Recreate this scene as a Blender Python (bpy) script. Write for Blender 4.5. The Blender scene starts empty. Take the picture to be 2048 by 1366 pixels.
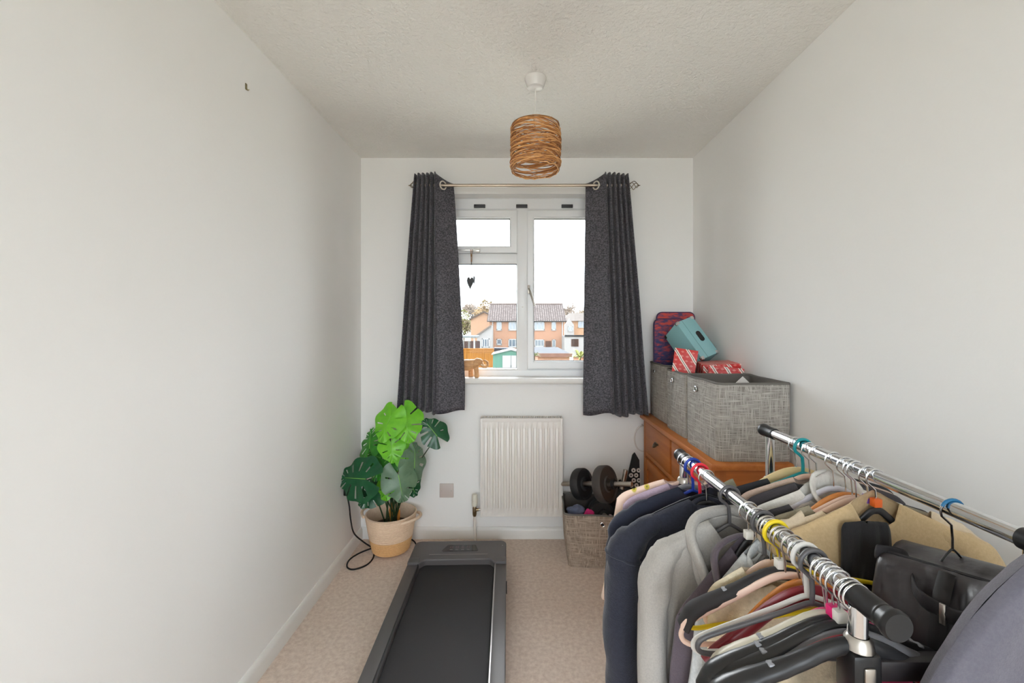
import bpy, bmesh, math, random
from mathutils import Vector, Matrix, Euler, noise
R = math.radians
PI = math.pi
C = bpy.context.scene.collection
SC = bpy.context.scene

# ------------------------------------------------------------------ camera, sky, sun, exposure
F, VX, VY, EYE = 870.0, 1037.0, 654.0, 1.306      # focal length in pixels, vanishing point, eye height
cam = bpy.data.cameras.new('camera')
cam.sensor_fit = 'HORIZONTAL'; cam.sensor_width = 36.0; cam.lens = F / 2048 * 36
cam.shift_x = -(VX - 1024) / 2048; cam.shift_y = -(683 - VY) / 2048
cam.clip_start = 0.02; cam.clip_end = 500
camo = bpy.data.objects.new('camera', cam); C.objects.link(camo)
camo.location = (0, 0, EYE); camo.rotation_euler = (R(90), 0, 0)
SC.camera = camo

SKY = 4.2
world = bpy.data.worlds.new('overcast_sky'); SC.world = world; world.use_nodes = True
bg = world.node_tree.nodes['Background']
bg.inputs[0].default_value = (0.865, 0.93, 1.0, 1); bg.inputs[1].default_value = SKY

sun = bpy.data.lights.new('veiled_sun', 'SUN'); sun.energy = 4.0; sun.angle = R(60); sun.color = (1.0, 0.985, 0.96)
suno = bpy.data.objects.new('veiled_sun', sun); C.objects.link(suno)
suno.rotation_euler = Vector((-0.04, -0.9, -0.30)).to_track_quat('-Z', 'Y').to_euler(); suno.location = (0, 30, 20)

SC.view_settings.view_transform = 'Standard'; SC.view_settings.look = 'None'
SC.view_settings.exposure = 1.08; SC.view_settings.gamma = 1.0; SC.view_settings.use_curve_mapping = False
SC.cycles.use_denoising = True
SC.cycles.max_bounces = 14; SC.cycles.diffuse_bounces = 10; SC.cycles.transparent_max_bounces = 16
SC.cycles.sample_clamp_indirect = 8.0
SC.cycles.caustics_reflective = False; SC.cycles.caustics_refractive = False

# ------------------------------------------------------------------ helpers
def P(px, py, D):
    """a point of the photograph at depth D in room coordinates"""
    return Vector(((px - VX) * D / F, D, EYE - (py - VY) * D / F))

def lin(c):
    return tuple((x / 255 / 12.92) if x / 255 <= .04045 else ((x / 255 + .055) / 1.055) ** 2.4 for x in c)

class MB:
    def __init__(s): s.v = []; s.f = []
    def add(s, vs, fs, M=None):
        o = len(s.v)
        s.v += [tuple(M @ Vector(v)) if M is not None else tuple(v) for v in vs]
        s.f += [tuple(i + o for i in f) for f in fs]
        return s
    def bm(s, b, M=None):
        b.verts.index_update()
        s.add([v.co.copy() for v in b.verts], [[v.index for v in f.verts] for f in b.faces], M); b.free(); return s
    def box(s, lo, hi, bev=0, M=None, seg=2):
        b = bmesh.new()
        lo, hi = Vector(lo), Vector(hi)
        bmesh.ops.create_cube(b, size=1, matrix=Matrix.Translation((lo + hi) / 2) @ Matrix.Diagonal((*(hi - lo), 1)))
        if bev: bmesh.ops.bevel(b, geom=b.edges[:], offset=bev, segments=seg, profile=.5, affect='EDGES')
        return s.bm(b, M)
    def cyl(s, a, b_, r0, r1=None, n=16, cap=True):
        r1 = r0 if r1 is None else r1
        return s.tube([a, b_], [r0, r1], n, cap=cap)
    def tube(s, pts, r, n=8, closed=False, cap=True, flat=None, up=None):
        """sweep an ellipse along pts. r: number or list; flat: (a,b) factors or list of them along up/side"""
        pts = [Vector(p) for p in pts]; N = len(pts)
        rr = r if isinstance(r, (list, tuple)) else [r] * N
        T = []
        for i in range(N):
            if closed: d = pts[(i + 1) % N] - pts[i - 1]
            else: d = pts[min(i + 1, N - 1)] - pts[max(i - 1, 0)]
            T.append(d.normalized() if d.length > 1e-9 else Vector((0, 0, 1)))
        nrm = Vector(up) if up is not None else (Vector((0, 0, 1)) if abs(T[0].z) < .9 else Vector((0, 1, 0)))
        vs = []
        for i in range(N):
            nrm = (Vector(up) if up is not None else nrm)
            nrm = nrm - T[i] * nrm.dot(T[i])
            nrm = nrm.normalized() if nrm.length > 1e-6 else T[i].orthogonal().normalized()
            sd = T[i].cross(nrm)
            fa, fb = (1, 1) if flat is None else (flat[i] if isinstance(flat, list) else flat)
            for k in range(n):
                a = 2 * PI * k / n
                vs.append(pts[i] + nrm * (math.cos(a) * rr[i] * fa) + sd * (math.sin(a) * rr[i] * fb))
        fs = []
        for i in range(N if closed else N - 1):
            j = (i + 1) % N
            for k in range(n):
                l = (k + 1) % n
                fs.append((i * n + k, i * n + l, j * n + l, j * n + k))
        if cap and not closed:
            fs.append(tuple(range(n - 1, -1, -1))); fs.append(tuple((N - 1) * n + k for k in range(n)))
        return s.add(vs, fs)
    def lathe(s, prof, n=32, M=None, cap0=False, cap1=False):
        vs = [(r * math.cos(2 * PI * k / n), r * math.sin(2 * PI * k / n), z) for r, z in prof for k in range(n)]
        fs = []
        for i in range(len(prof) - 1):
            for k in range(n):
                l = (k + 1) % n
                fs.append((i * n + k, i * n + l, (i + 1) * n + l, (i + 1) * n + k))
        if cap0: fs.append(tuple(range(n - 1, -1, -1)))
        if cap1: fs.append(tuple((len(prof) - 1) * n + k for k in range(n)))
        return s.add(vs, fs, M)
    def prism(s, poly, y0, y1, M=None):
        """poly in (x,z), extruded along y"""
        n = len(poly)
        vs = [(x, y0, z) for x, z in poly] + [(x, y1, z) for x, z in poly]
        fs = [tuple(range(n)), tuple(range(2 * n - 1, n - 1, -1))] + [(k, n + k, n + (k + 1) % n, (k + 1) % n) for k in range(n)]
        return s.add(vs, fs, M)
    def grid(s, rows, wrap=False, M=None):
        n = len(rows[0]); vs = [p for r in rows for p in r]; fs = []
        for i in range(len(rows) - 1):
            for k in range(n if wrap else n - 1):
                l = (k + 1) % n
                fs.append((i * n + k, i * n + l, (i + 1) * n + l, (i + 1) * n + k))
        return s.add(vs, fs, M)
    def sphere(s, c, r, sub=2, M=None):
        b = bmesh.new(); bmesh.ops.create_icosphere(b, subdivisions=sub, radius=1)
        rr = r if isinstance(r, (tuple, list)) else (r, r, r)
        bmesh.ops.transform(b, matrix=Matrix.Translation(c) @ Matrix.Diagonal((*rr, 1)), verts=b.verts)
        return s.bm(b, M)

def obj(name, mb, mat, parent=None, smooth=40, loc=None, rot=None):
    me = bpy.data.meshes.new(name)
    me.from_pydata([tuple(v) for v in mb.v], [], mb.f); me.validate(); me.update()
    b = bmesh.new(); b.from_mesh(me); bmesh.ops.recalc_face_normals(b, faces=b.faces[:]); b.to_mesh(me); b.free()
    if smooth:
        me.shade_smooth(); me.set_sharp_from_angle(angle=R(smooth))
    for m in (mat if isinstance(mat, (list, tuple)) else [mat]): me.materials.append(m)
    o = bpy.data.objects.new(name, me); C.objects.link(o)
    if parent is not None: o.parent = parent
    if loc is not None: o.location = loc
    if rot is not None: o.rotation_euler = rot
    return o

def tag(o, label, cat, group=None, kind=None):
    o['label'] = label; o['category'] = cat
    if group: o['group'] = group
    if kind: o['kind'] = kind
    return o

def thing(name, label, cat, loc=(0, 0, 0), rot=(0, 0, 0), group=None):
    o = bpy.data.objects.new(name, None); C.objects.link(o); o.empty_display_size = .05
    o.location = loc; o.rotation_euler = rot
    return tag(o, label, cat, group)

def struct(name, mb, mat, label=None, parent=None, smooth=40):
    o = obj(name, mb, mat, parent, smooth)
    if parent is None:
        o['kind'] = 'structure'
        if label: o['label'] = label
    return o

# ------------------------------------------------------------------ procedural materials
MATS = {}
def mat(name, col, rough=.6, metal=0, var=None, bump=None, sheen=0, coat=0, trans=0, spec=None, srgb=True):
    """var=(scale, amount 0..1, second colour or None); bump=(scale, strength, distance)"""
    if name in MATS: return MATS[name]
    m = bpy.data.materials.new(name); m.use_nodes = True; nt = m.node_tree; b = nt.nodes['Principled BSDF']
    c = lin(col) if srgb else col
    b.inputs['Base Color'].default_value = (*c, 1); b.inputs['Roughness'].default_value = rough; b.inputs['Metallic'].default_value = metal
    if sheen: b.inputs['Sheen Weight'].default_value = sheen; b.inputs['Sheen Roughness'].default_value = .5
    if coat: b.inputs['Coat Weight'].default_value = coat
    if trans: b.inputs['Transmission Weight'].default_value = trans
    if spec is not None: b.inputs['Specular IOR Level'].default_value = spec
    tc = nt.nodes.new('ShaderNodeTexCoord')
    if var:
        sc, am = var[0], var[1]
        c2 = lin(var[2]) if len(var) > 2 and var[2] else tuple(x * .6 for x in c)
        mp = nt.nodes.new('ShaderNodeMapping'); nt.links.new(tc.outputs['Object'], mp.inputs[0])
        mp.inputs['Scale'].default_value = sc if isinstance(sc, tuple) else (sc,) * 3
        n = nt.nodes.new('ShaderNodeTexNoise'); n.inputs['Scale'].default_value = 1; n.inputs['Detail'].default_value = 5; n.inputs['Roughness'].default_value = .65
        nt.links.new(mp.outputs[0], n.inputs['Vector'])
        r = nt.nodes.new('ShaderNodeValToRGB'); r.color_ramp.elements[0].position = .35; r.color_ramp.elements[1].position = .65
        r.color_ramp.elements[0].color = (*c, 1)
        r.color_ramp.elements[1].color = (*[x * (1 - am) + y * am for x, y in zip(c, c2)], 1)
        nt.links.new(n.outputs['Fac'], r.inputs[0]); nt.links.new(r.outputs[0], b.inputs['Base Color'])
    if bump:
        n2 = nt.nodes.new('ShaderNodeTexNoise'); n2.inputs['Detail'].default_value = 3
        if isinstance(bump[0], tuple):
            mp2 = nt.nodes.new('ShaderNodeMapping'); mp2.inputs['Scale'].default_value = bump[0]; n2.inputs['Scale'].default_value = 1
            nt.links.new(tc.outputs['Object'], mp2.inputs[0]); nt.links.new(mp2.outputs[0], n2.inputs['Vector'])
        else:
            n2.inputs['Scale'].default_value = bump[0]; nt.links.new(tc.outputs['Object'], n2.inputs['Vector'])
        bp = nt.nodes.new('ShaderNodeBump'); bp.inputs['Strength'].default_value = bump[1]; bp.inputs['Distance'].default_value = bump[2]
        nt.links.new(n2.outputs['Fac'], bp.inputs['Height']); nt.links.new(bp.outputs[0], b.inputs['Normal'])
    MATS[name] = m
    return m

def nodes_of(m):
    return m.node_tree, m.node_tree.nodes['Principled BSDF']

def new(nt, t, **kw):
    n = nt.nodes.new(t)
    for k, v in kw.items():
        if hasattr(n, k) and k not in n.inputs: setattr(n, k, v)
        else: n.inputs[k].default_value = v
    return n

M_WALL = mat('white_emulsion', (240, 239, 237), .9, bump=(90, .12, .002))
M_CEIL = mat('textured_ceiling', (238, 236, 232), .95, bump=(75, .8, .008))
M_CARPET = mat('beige_carpet', (246, 226, 209), 1, var=(55, .75, (214, 187, 168)), bump=(420, .9, .006), sheen=.3)
M_GLOSSWHITE = mat('white_gloss', (232, 230, 226), .35)
M_UPVC = mat('white_upvc', (236, 237, 238), .3)
M_BLACKGASKET = mat('black_gasket', (20, 20, 22), .6)
M_CHROME = mat('chrome', (225, 226, 228), .12, 1)
M_STEEL = mat('brushed_steel', (190, 184, 176), .3, 1)
M_BLACKPL = mat('black_plastic', (22, 22, 24), .38, bump=(300, .05, .001))
M_WHITEPL = mat('white_plastic', (232, 230, 226), .4)

def glass_mat():
    m = bpy.data.materials.new('window_glass'); m.use_nodes = True; nt = m.node_tree; nt.nodes.clear()
    o = nt.nodes.new('ShaderNodeOutputMaterial'); mx = nt.nodes.new('ShaderNodeMixShader')
    t = nt.nodes.new('ShaderNodeBsdfTransparent'); t.inputs[0].default_value = (.96, .97, .97, 1)
    g = nt.nodes.new('ShaderNodeBsdfGlossy'); g.inputs['Roughness'].default_value = .02
    fr = nt.nodes.new('ShaderNodeFresnel'); fr.inputs[0].default_value = 1.16
    nt.links.new(fr.outputs[0], mx.inputs[0]); nt.links.new(t.outputs[0], mx.inputs[1]); nt.links.new(g.outputs[0], mx.inputs[2])
    nt.links.new(mx.outputs[0], o.inputs[0]); return m
M_GLASS = glass_mat()

def brick_mat(name, c1, c2, mortar, w=.225, h=.075, rough=.9):
    """brickwork for buildings too far off to show single bricks"""
    m = mat(name, c1, rough); nt, b = nodes_of(m)
    tc = new(nt, 'ShaderNodeTexCoord'); sp = new(nt, 'ShaderNodeSeparateXYZ'); nt.links.new(tc.outputs['Object'], sp.inputs[0])
    ad = new(nt, 'ShaderNodeMath', operation='ADD'); nt.links.new(sp.outputs[0], ad.inputs[0]); nt.links.new(sp.outputs[1], ad.inputs[1])
    cb = new(nt, 'ShaderNodeCombineXYZ'); nt.links.new(ad.outputs[0], cb.inputs[0]); nt.links.new(sp.outputs[2], cb.inputs[1])
    br = nt.nodes.new('ShaderNodeTexBrick'); br.inputs['Scale'].default_value = 1
    br.inputs['Brick Width'].default_value = w; br.inputs['Row Height'].default_value = h; br.inputs['Mortar Size'].default_value = .008
    br.inputs['Color1'].default_value = (*lin(c1), 1); br.inputs['Color2'].default_value = (*lin(c2), 1); br.inputs['Mortar'].default_value = (*lin(mortar), 1)
    nt.links.new(cb.outputs[0], br.inputs['Vector']); nt.links.new(br.outputs['Color'], b.inputs['Base Color'])
    return m

def slub_mat(name, dark, light, fine=1.0):
    """woven grey linen look: long vertical and horizontal slub threads"""
    m = mat(name, dark, .95); nt, b = nodes_of(m); tc = new(nt, 'ShaderNodeTexCoord')
    outs = []
    for sc in ((300 * fine, 300 * fine, 16), (16, 16, 330 * fine)):
        mp = new(nt, 'ShaderNodeMapping'); mp.inputs['Scale'].default_value = sc; nt.links.new(tc.outputs['Object'], mp.inputs[0])
        n = new(nt, 'ShaderNodeTexNoise', Scale=1.0, Detail=2.0); nt.links.new(mp.outputs[0], n.inputs['Vector'])
        r = new(nt, 'ShaderNodeMapRange'); r.inputs[1].default_value = .42; r.inputs[2].default_value = .74; nt.links.new(n.outputs['Fac'], r.inputs[0]); outs.append(r)
    mx = new(nt, 'ShaderNodeMath', operation='MAXIMUM'); nt.links.new(outs[0].outputs[0], mx.inputs[0]); nt.links.new(outs[1].outputs[0], mx.inputs[1])
    cr = new(nt, 'ShaderNodeValToRGB'); cr.color_ramp.elements[0].color = (*lin(dark), 1); cr.color_ramp.elements[1].color = (*lin(light), 1)
    nt.links.new(mx.outputs[0], cr.inputs[0]); nt.links.new(cr.outputs[0], b.inputs['Base Color'])
    bp = new(nt, 'ShaderNodeBump'); bp.inputs['Strength'].default_value = .35; bp.inputs['Distance'].default_value = .001
    nt.links.new(mx.outputs[0], bp.inputs['Height']); nt.links.new(bp.outputs[0], b.inputs['Normal'])
    return m

def wood_mat(name, c1, c2, axis=1, scale=1.0, rough=.45):
    m = mat(name, c1, rough); nt, b = nodes_of(m); tc = new(nt, 'ShaderNodeTexCoord')
    sc = [38 * scale] * 3; sc[axis] = 2.2 * scale
    mp = new(nt, 'ShaderNodeMapping'); mp.inputs['Scale'].default_value = sc; nt.links.new(tc.outputs['Object'], mp.inputs[0])
    n = new(nt, 'ShaderNodeTexNoise', Scale=1.0, Detail=6.0, Roughness=.6, Distortion=.6); nt.links.new(mp.outputs[0], n.inputs['Vector'])
    cr = new(nt, 'ShaderNodeValToRGB'); cr.color_ramp.elements[0].position = .3; cr.color_ramp.elements[1].position = .72
    cr.color_ramp.elements[0].color = (*lin(c2), 1); cr.color_ramp.elements[1].color = (*lin(c1), 1)
    nt.links.new(n.outputs['Fac'], cr.inputs[0]); nt.links.new(cr.outputs[0], b.inputs['Base Color'])
    bp = new(nt, 'ShaderNodeBump'); bp.inputs['Strength'].default_value = .15; bp.inputs['Distance'].default_value = .001
    nt.links.new(n.outputs['Fac'], bp.inputs['Height']); nt.links.new(bp.outputs[0], b.inputs['Normal'])
    return m

# ------------------------------------------------------------------ the room
XL, XR, YB, YF, ZC = -.975, 1.08, 2.693, -1.9, 2.352
WX0, WX1, WZ0, WZ1 = -.58, .62, .965, 2.13           # window opening
WT = .28                                               # outer wall thickness
struct('floor', MB().box((XL - .1, YF - .1, -.12), (XR + .1, YB + WT, 0)), M_CARPET, 'beige fitted carpet')
struct('ceiling', MB().box((XL - .1, YF - .1, ZC), (XR + .1, YB + WT, ZC + .12)), M_CEIL, 'white textured ceiling')
struct('wall_left', MB().box((XL - .1, YF - .1, 0), (XL, YB + WT, ZC)), M_WALL, 'plain white left wall')
struct('wall_right', MB().box((XR, YF - .1, 0), (XR + .1, YB + WT, ZC)), M_WALL, 'plain white right wall')
w = MB()
w.box((XL, YB, 0), (XR, YB + WT, WZ0)); w.box((XL, YB, WZ1), (XR, YB + WT, ZC))
w.box((XL, YB, WZ0), (WX0, YB + WT, WZ1)); w.box((WX1, YB, WZ0), (XR, YB + WT, WZ1))
struct('wall_back', w, M_WALL, 'white window wall with radiator')
LY0 = YF; LW = (-.92, 1.03, .40, 2.28)              # wall behind the viewer, opened for the added fill-light window
w = MB(); w.box((XL, LY0 - .1, 0), (XR, LY0, LW[2])); w.box((XL, LY0 - .1, LW[3]), (XR, LY0, ZC)); w.box((XL, LY0 - .1, LW[2]), (LW[0], LY0, LW[3])); w.box((LW[1], LY0 - .1, LW[2]), (XR, LY0, LW[3]))
struct('wall_front', w, M_WALL, 'white wall behind the viewer with an added window for fill light')

def skirting(name, a, b, nrm, label):
    a, b, nrm = Vector(a), Vector(b), Vector(nrm)
    pr = [(0, 0), (.016, 0), (.016, .05), (.012, .064), (.006, .07), (0, .07)]
    m = MB(); vs = [a + nrm * d + Vector((0, 0, z)) for d, z in pr] + [b + nrm * d + Vector((0, 0, z)) for d, z in pr]
    n = len(pr)
    m.add(vs, [(k, (k + 1) % n, n + (k + 1) % n, n + k) for k in range(n)] + [tuple(range(n)), tuple(range(2 * n - 1, n - 1, -1))])
    struct(name, m, M_GLOSSWHITE, label)
skirting('baseboard_left', (XL, YF, 0), (XL, YB, 0), (1, 0, 0), 'white skirting board along the left wall')
skirting('baseboard_right', (XR, YF, 0), (XR, YB, 0), (-1, 0, 0), 'white skirting board along the right wall')
skirting('baseboard_back', (XL, YB, 0), (XR, YB, 0), (0, -1, 0), 'white skirting board below the radiator')

# ------------------------------------------------------------------ window
FY0, FY1 = 2.775, 2.845
def wz(py, D=2.78): return EYE - (py - VY) * D / F
def wx(px, D=2.78): return (px - VX) * D / F
win = bpy.data.objects.new('window_1', None); C.objects.link(win); win['kind'] = 'structure'; win['label'] = 'white double casement window with top fanlight'
GX0, GX1 = WX0 + .075, WX1 - .075
MX0, MX1 = wx(1033.5), wx(1055.5)
zt, zsb = wz(420), wz(738)
def frame_ring(m, o, i, y0, y1, c=.006):
    """mitred frame between outer rect o and inner rect i (x0,x1,z0,z1), chamfered front"""
    w = [abs(i[k] - o[k]) for k in range(4)]
    def rect(f, y):
        g = [o[k] + (i[k] - o[k]) * (f if isinstance(f, (int, float)) else f[k]) for k in range(4)]
        return [(g[0], y, g[2]), (g[1], y, g[2]), (g[1], y, g[3]), (g[0], y, g[3])]
    fa = [c / max(q, 1e-4) for q in w]; fb = [1 - q for q in fa]
    m.grid([rect(0, y1), rect(0, y0 + c), rect(fa, y0), rect(fb, y0), rect(1, y0 + c), rect(1, y1), rect(0, y1)], True)
    return m
f = frame_ring(MB(), (WX0, WX1, WZ0, WZ1), (WX0 + .06, WX1 - .06, zsb, zt), FY0, FY1, .008)
obj('outer_frame', f, M_UPVC, win)
obj('mullion', MB().box((MX0, FY0 - .003, zsb - .012), (MX1, FY1 - .004, zt + .012), .008), M_UPVC, win)
obj('transom', MB().box((WX0 + .04, FY0 - .0015, wz(528)), (MX0 + .004, FY1 - .008, wz(507)), .01), M_UPVC, win)
def sash(x0, x1, z0, z1, gx0, gx1, gz0, gz1, ydep):
    m = frame_ring(MB(), (x0, x1, z0, z1), (gx0, gx1, gz0, gz1), FY0 - ydep, FY1 - .012, .007)
    s = obj('sash', m, M_UPVC, win)
    g = MB(); t = .0035; yg = FY0 + .012
    for lo, hi in (((gx0, yg, gz1 - t), (gx1, yg + .01, gz1 + .002)), ((gx0, yg, gz0 - .002), (gx1, yg + .01, gz0 + t)), ((gx0 - .002, yg, gz0), (gx0 + t * .6, yg + .01, gz1)), ((gx1 - t * .6, yg, gz0), (gx1 + .002, yg + .01, gz1))):
        g.box(lo, hi)
    obj('gasket', g, M_BLACKGASKET, s)
    obj('pane', MB().box((gx0 - .003, yg + .004, gz0 - .003), (gx1 + .003, yg + .008, gz1 + .003)), M_GLASS, s)
    return s
fan = sash(WX0 + .05, MX0 + .006, wz(507), wz(420.5), WX0 + .09, wx(1020), wz(493), wz(437), .014)
cas = sash(MX1 - .006, WX1 - .05, wz(738), wz(420.5), wx(1068), WX1 - .092, wz(722), wz(437), .014)
fx = MB(); gx0, gx1, gz0, gz1 = WX0 + .06, MX0, wz(737), wz(528)
for lo, hi in (((gx0, FY0 + .012, gz1 - .004), (gx1, FY0 + .022, gz1)), ((gx0, FY0 + .012, gz0), (gx1, FY0 + .022, gz0 + .004)), ((gx1 - .003, FY0 + .012, gz0), (gx1, FY0 + .022, gz1)), ((gx0, FY0 + .012, gz0), (gx0 + .003, FY0 + .022, gz1))): fx.box(lo, hi)
obj('gasket', fx, M_BLACKGASKET, win)
obj('pane', MB().box((gx0, FY0 + .016, gz0), (gx1, FY0 + .02, gz1)), M_GLASS, win)
M_VENT = mat('dark_grey_rubber', (62, 62, 66), .5)
for px in (959.5, 1043.5, 1134):
    obj('vent_block', MB().box((wx(px) - .036, FY0 - .012, wz(416.5)), (wx(px) + .036, FY0 + .002, wz(410)), .002), M_VENT, win)
m = MB(); m.box((wx(1055), FY0 - .026, wz(588)), (wx(1060), FY0 - .013, wz(571)), .004)
m.tube([(wx(1058), FY0 - .03, wz(578)), (wx(1060), FY0 - .045, wz(584)), (wx(1069), FY0 - .05, wz(613))], [.0075, .0075, .0055], 10)
obj('handle', m, M_STEEL, cas)
m = MB(); m.box((wx(905), FY0 - .03, wz(503)), (wx(950), FY0 - .024, wz(500)), .001); m.box((wx(948), FY0 - .034, wz(506)), (wx(961), FY0 - .014, wz(498.5)), .004)
m.cyl((wx(950), FY0 - .036, wz(501)), (wx(950), FY0 - .014, wz(501)), .006, n=12)
obj('casement_stay', m, mat('polished_white_metal', (214, 212, 208), .25, .4), fan)
obj('screw_cap', MB().sphere((wx(1045), FY0 - .002, wz(614)), (.007, .003, .004)), M_WHITEPL, win)
struct('trim_1', MB().box((WX0 - .05, 2.648, .958), (WX1 + .05, FY0 + .01, .994), .008), M_GLOSSWHITE, 'white window sill board')
ws = MB().box((WX0 - .06, YB + WT - .12, .93), (WX1 + .06, YB + WT + .06, .962), .004)
struct('trim_2', ws, M_UPVC, 'white outer window sill')

w2_ = bpy.data.objects.new('added_fill_window', None); C.objects.link(w2_); w2_['kind'] = 'structure'; w2_['label'] = 'unseen wide window added behind the viewer for fill light'  # invented opening out of view, added so sky light brightens the room from behind
f = MB(); xa_, xb_, za_, zb_ = LW
for lo, hi in (((xa_, LY0 - .09, za_), (xb_, LY0 - .02, za_ + .06)), ((xa_, LY0 - .09, zb_ - .06), (xb_, LY0 - .02, zb_)), ((xa_, LY0 - .09, za_), (xa_ + .06, LY0 - .02, zb_)), ((xb_ - .06, LY0 - .09, za_), (xb_, LY0 - .02, zb_)), ((.015, LY0 - .09, za_), (.065, LY0 - .02, zb_))): f.box(lo, hi, .005)
obj('frame', f, M_UPVC, w2_)
for a_, b_ in ((xa_ + .06, .015), (.065, xb_ - .06)): obj('pane', MB().box((a_, LY0 - .06, za_ + .06), (b_, LY0 - .055, zb_ - .06)), M_GLASS, w2_)
# ------------------------------------------------------------------ outdoors, one storey below
GZ = -2.6
BEFORE = set(MATS)
rnd = random.Random(7)
M_LAWN = mat('pale_paving_and_grass', (168, 163, 152), 1, var=(.5, .5, (138, 140, 112)))
g = MB().box((-70, -60, GZ - .3), (70, 160, GZ)); tag(obj('garden_ground', g, M_LAWN), 'pale ground of gardens and parking court beyond the window', 'ground', kind='structure')
M_BRICK = brick_mat('orange_brick', (136, 98, 76), (120, 84, 64), (128, 110, 96))
M_BRICK2 = brick_mat('buff_brick', (142, 110, 86), (130, 98, 76), (136, 120, 104))
M_HWHITE = mat('house_white_trim', (132, 132, 131), .5)
M_HGLASS = mat('house_window_glass', (77, 85, 93), .08, spec=.9)
M_GUTTER = mat('dark_gutter', (36, 36, 36), .6)

def tile_mat():
    m = mat('concrete_roof_tiles', (85, 75, 71), .9); nt, b = nodes_of(m); tc = new(nt, 'ShaderNodeTexCoord')
    sp = new(nt, 'ShaderNodeSeparateXYZ'); nt.links.new(tc.outputs['Object'], sp.inputs[0])
    cb = new(nt, 'ShaderNodeCombineXYZ'); nt.links.new(sp.outputs[0], cb.inputs[0]); nt.links.new(sp.outputs[2], cb.inputs[1])
    br = nt.nodes.new('ShaderNodeTexBrick'); br.offset = 0; br.inputs['Scale'].default_value = 1; br.inputs['Brick Width'].default_value = .33; br.inputs['Row Height'].default_value = .24; br.inputs['Mortar Size'].default_value = .05
    br.inputs['Color1'].default_value = (*lin((112, 102, 98)), 1); br.inputs['Color2'].default_value = (*lin((94, 84, 80)), 1); br.inputs['Mortar'].default_value = (*lin((54, 48, 46)), 1)
    nt.links.new(cb.outputs[0], br.inputs['Vector']); nt.links.new(br.outputs['Color'], b.inputs['Base Color']); return m
M_TILES = tile_mat()

def hwindow(par, px0, px1, py0, py1, D, name='window', door=False, split=1, ox=0, oy=0, oz=0, glass=None):
    a, b = P(px0, py1, D), P(px1, py0, D); x0, x1, z0, z1 = a.x, b.x, a.z, b.z
    t = .12
    m = MB()
    m.box((x0, D - .08, z0), (x1, D + .05, z0 + t)); m.box((x0, D - .08, z1 - t), (x1, D + .05, z1)); m.box((x0, D - .08, z0), (x0 + t, D + .05, z1)); m.box((x1 - t, D - .08, z0), (x1, D + .05, z1))
    for k in range(1, split): xx = x0 + (x1 - x0) * k / split; m.box((xx - .05, D - .07, z0), (xx + .05, D + .05, z1))
    if not door: m.box((x0 - .05, D - .16, z0 - .08), (x1 + .05, D, z0))
    w_ = obj(name, m, M_HWHITE, par, 0)
    obj('pane', MB().box((x0 + t, D - .03, z0 + t), (x1 - t, D, z1 - t)), glass or M_HGLASS, w_, 0)
    return w_

# main pair of semi-detached houses
D0 = 65.0
h = thing('semi_detached_house', 'orange brick semi-detached house pair with brown tiled roof seen through window', 'house')
xa, xb, ze, zr = P(979, 0, D0).x, P(1128, 0, D0).x, P(0, 641, D0).z, P(0, 608, D0 + 4).z
obj('brick_wall', MB().box((xa, D0, GZ), (xb, D0 + 8, ze)), M_BRICK, h, 0)
m = MB(); m.add([(xa - .35, D0 - .45, ze - .05), (xb + .35, D0 - .45, ze - .05), (xb + .2, D0 + 4, zr), (xa - .2, D0 + 4, zr), (xb + .35, D0 + 8.45, ze - .05), (xa - .35, D0 + 8.45, ze - .05)], [(0, 1, 2, 3), (3, 2, 4, 5), (0, 3, 5), (1, 4, 2), (0, 5, 4, 1)])
rf = obj('roof', m, M_TILES, h, 0)
obj('ridge', MB().cyl((xa - .2, D0 + 4, zr), (xb + .2, D0 + 4, zr), .13, n=8), mat('ridge_tiles', (90, 78, 72), .9), rf)
m = MB(); m.box((xa - .35, D0 - .55, ze - .2), (xb + .35, D0 - .4, ze - .05)); obj('gutter', m, M_GUTTER, h, 0)
for px in (985.5, 1124.5): x = P(px, 0, D0).x; obj('downpipe', MB().cyl((x, D0 - .1, GZ), (x, D0 - .1, ze), .07, n=8), M_HWHITE, h)
for a_ in ((993, 1003.5, 643, 660, 1), (1017, 1038, 643, 660, 3), (1068, 1089, 643, 660, 3), (1103, 1112, 643, 660, 1), (993, 1003.5, 678, 689, 1), (1017, 1038, 678, 694, 3), (1069, 1088.5, 679, 693, 3)):
    hwindow(h, *a_[:4], D0, split=a_[4])
hwindow(h, 1104, 1111.5, 679, 695, D0, 'glazed_door', True)
a, b = P(1091, 695, D0), P(1102, 682, D0); obj('garden_gate', MB().box((a.x, D0 - .2, a.z), (b.x, D0 - .1, b.z)), mat('brown_timber', (71, 50, 38), .8, var=(3, .5)), h, 0)

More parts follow.
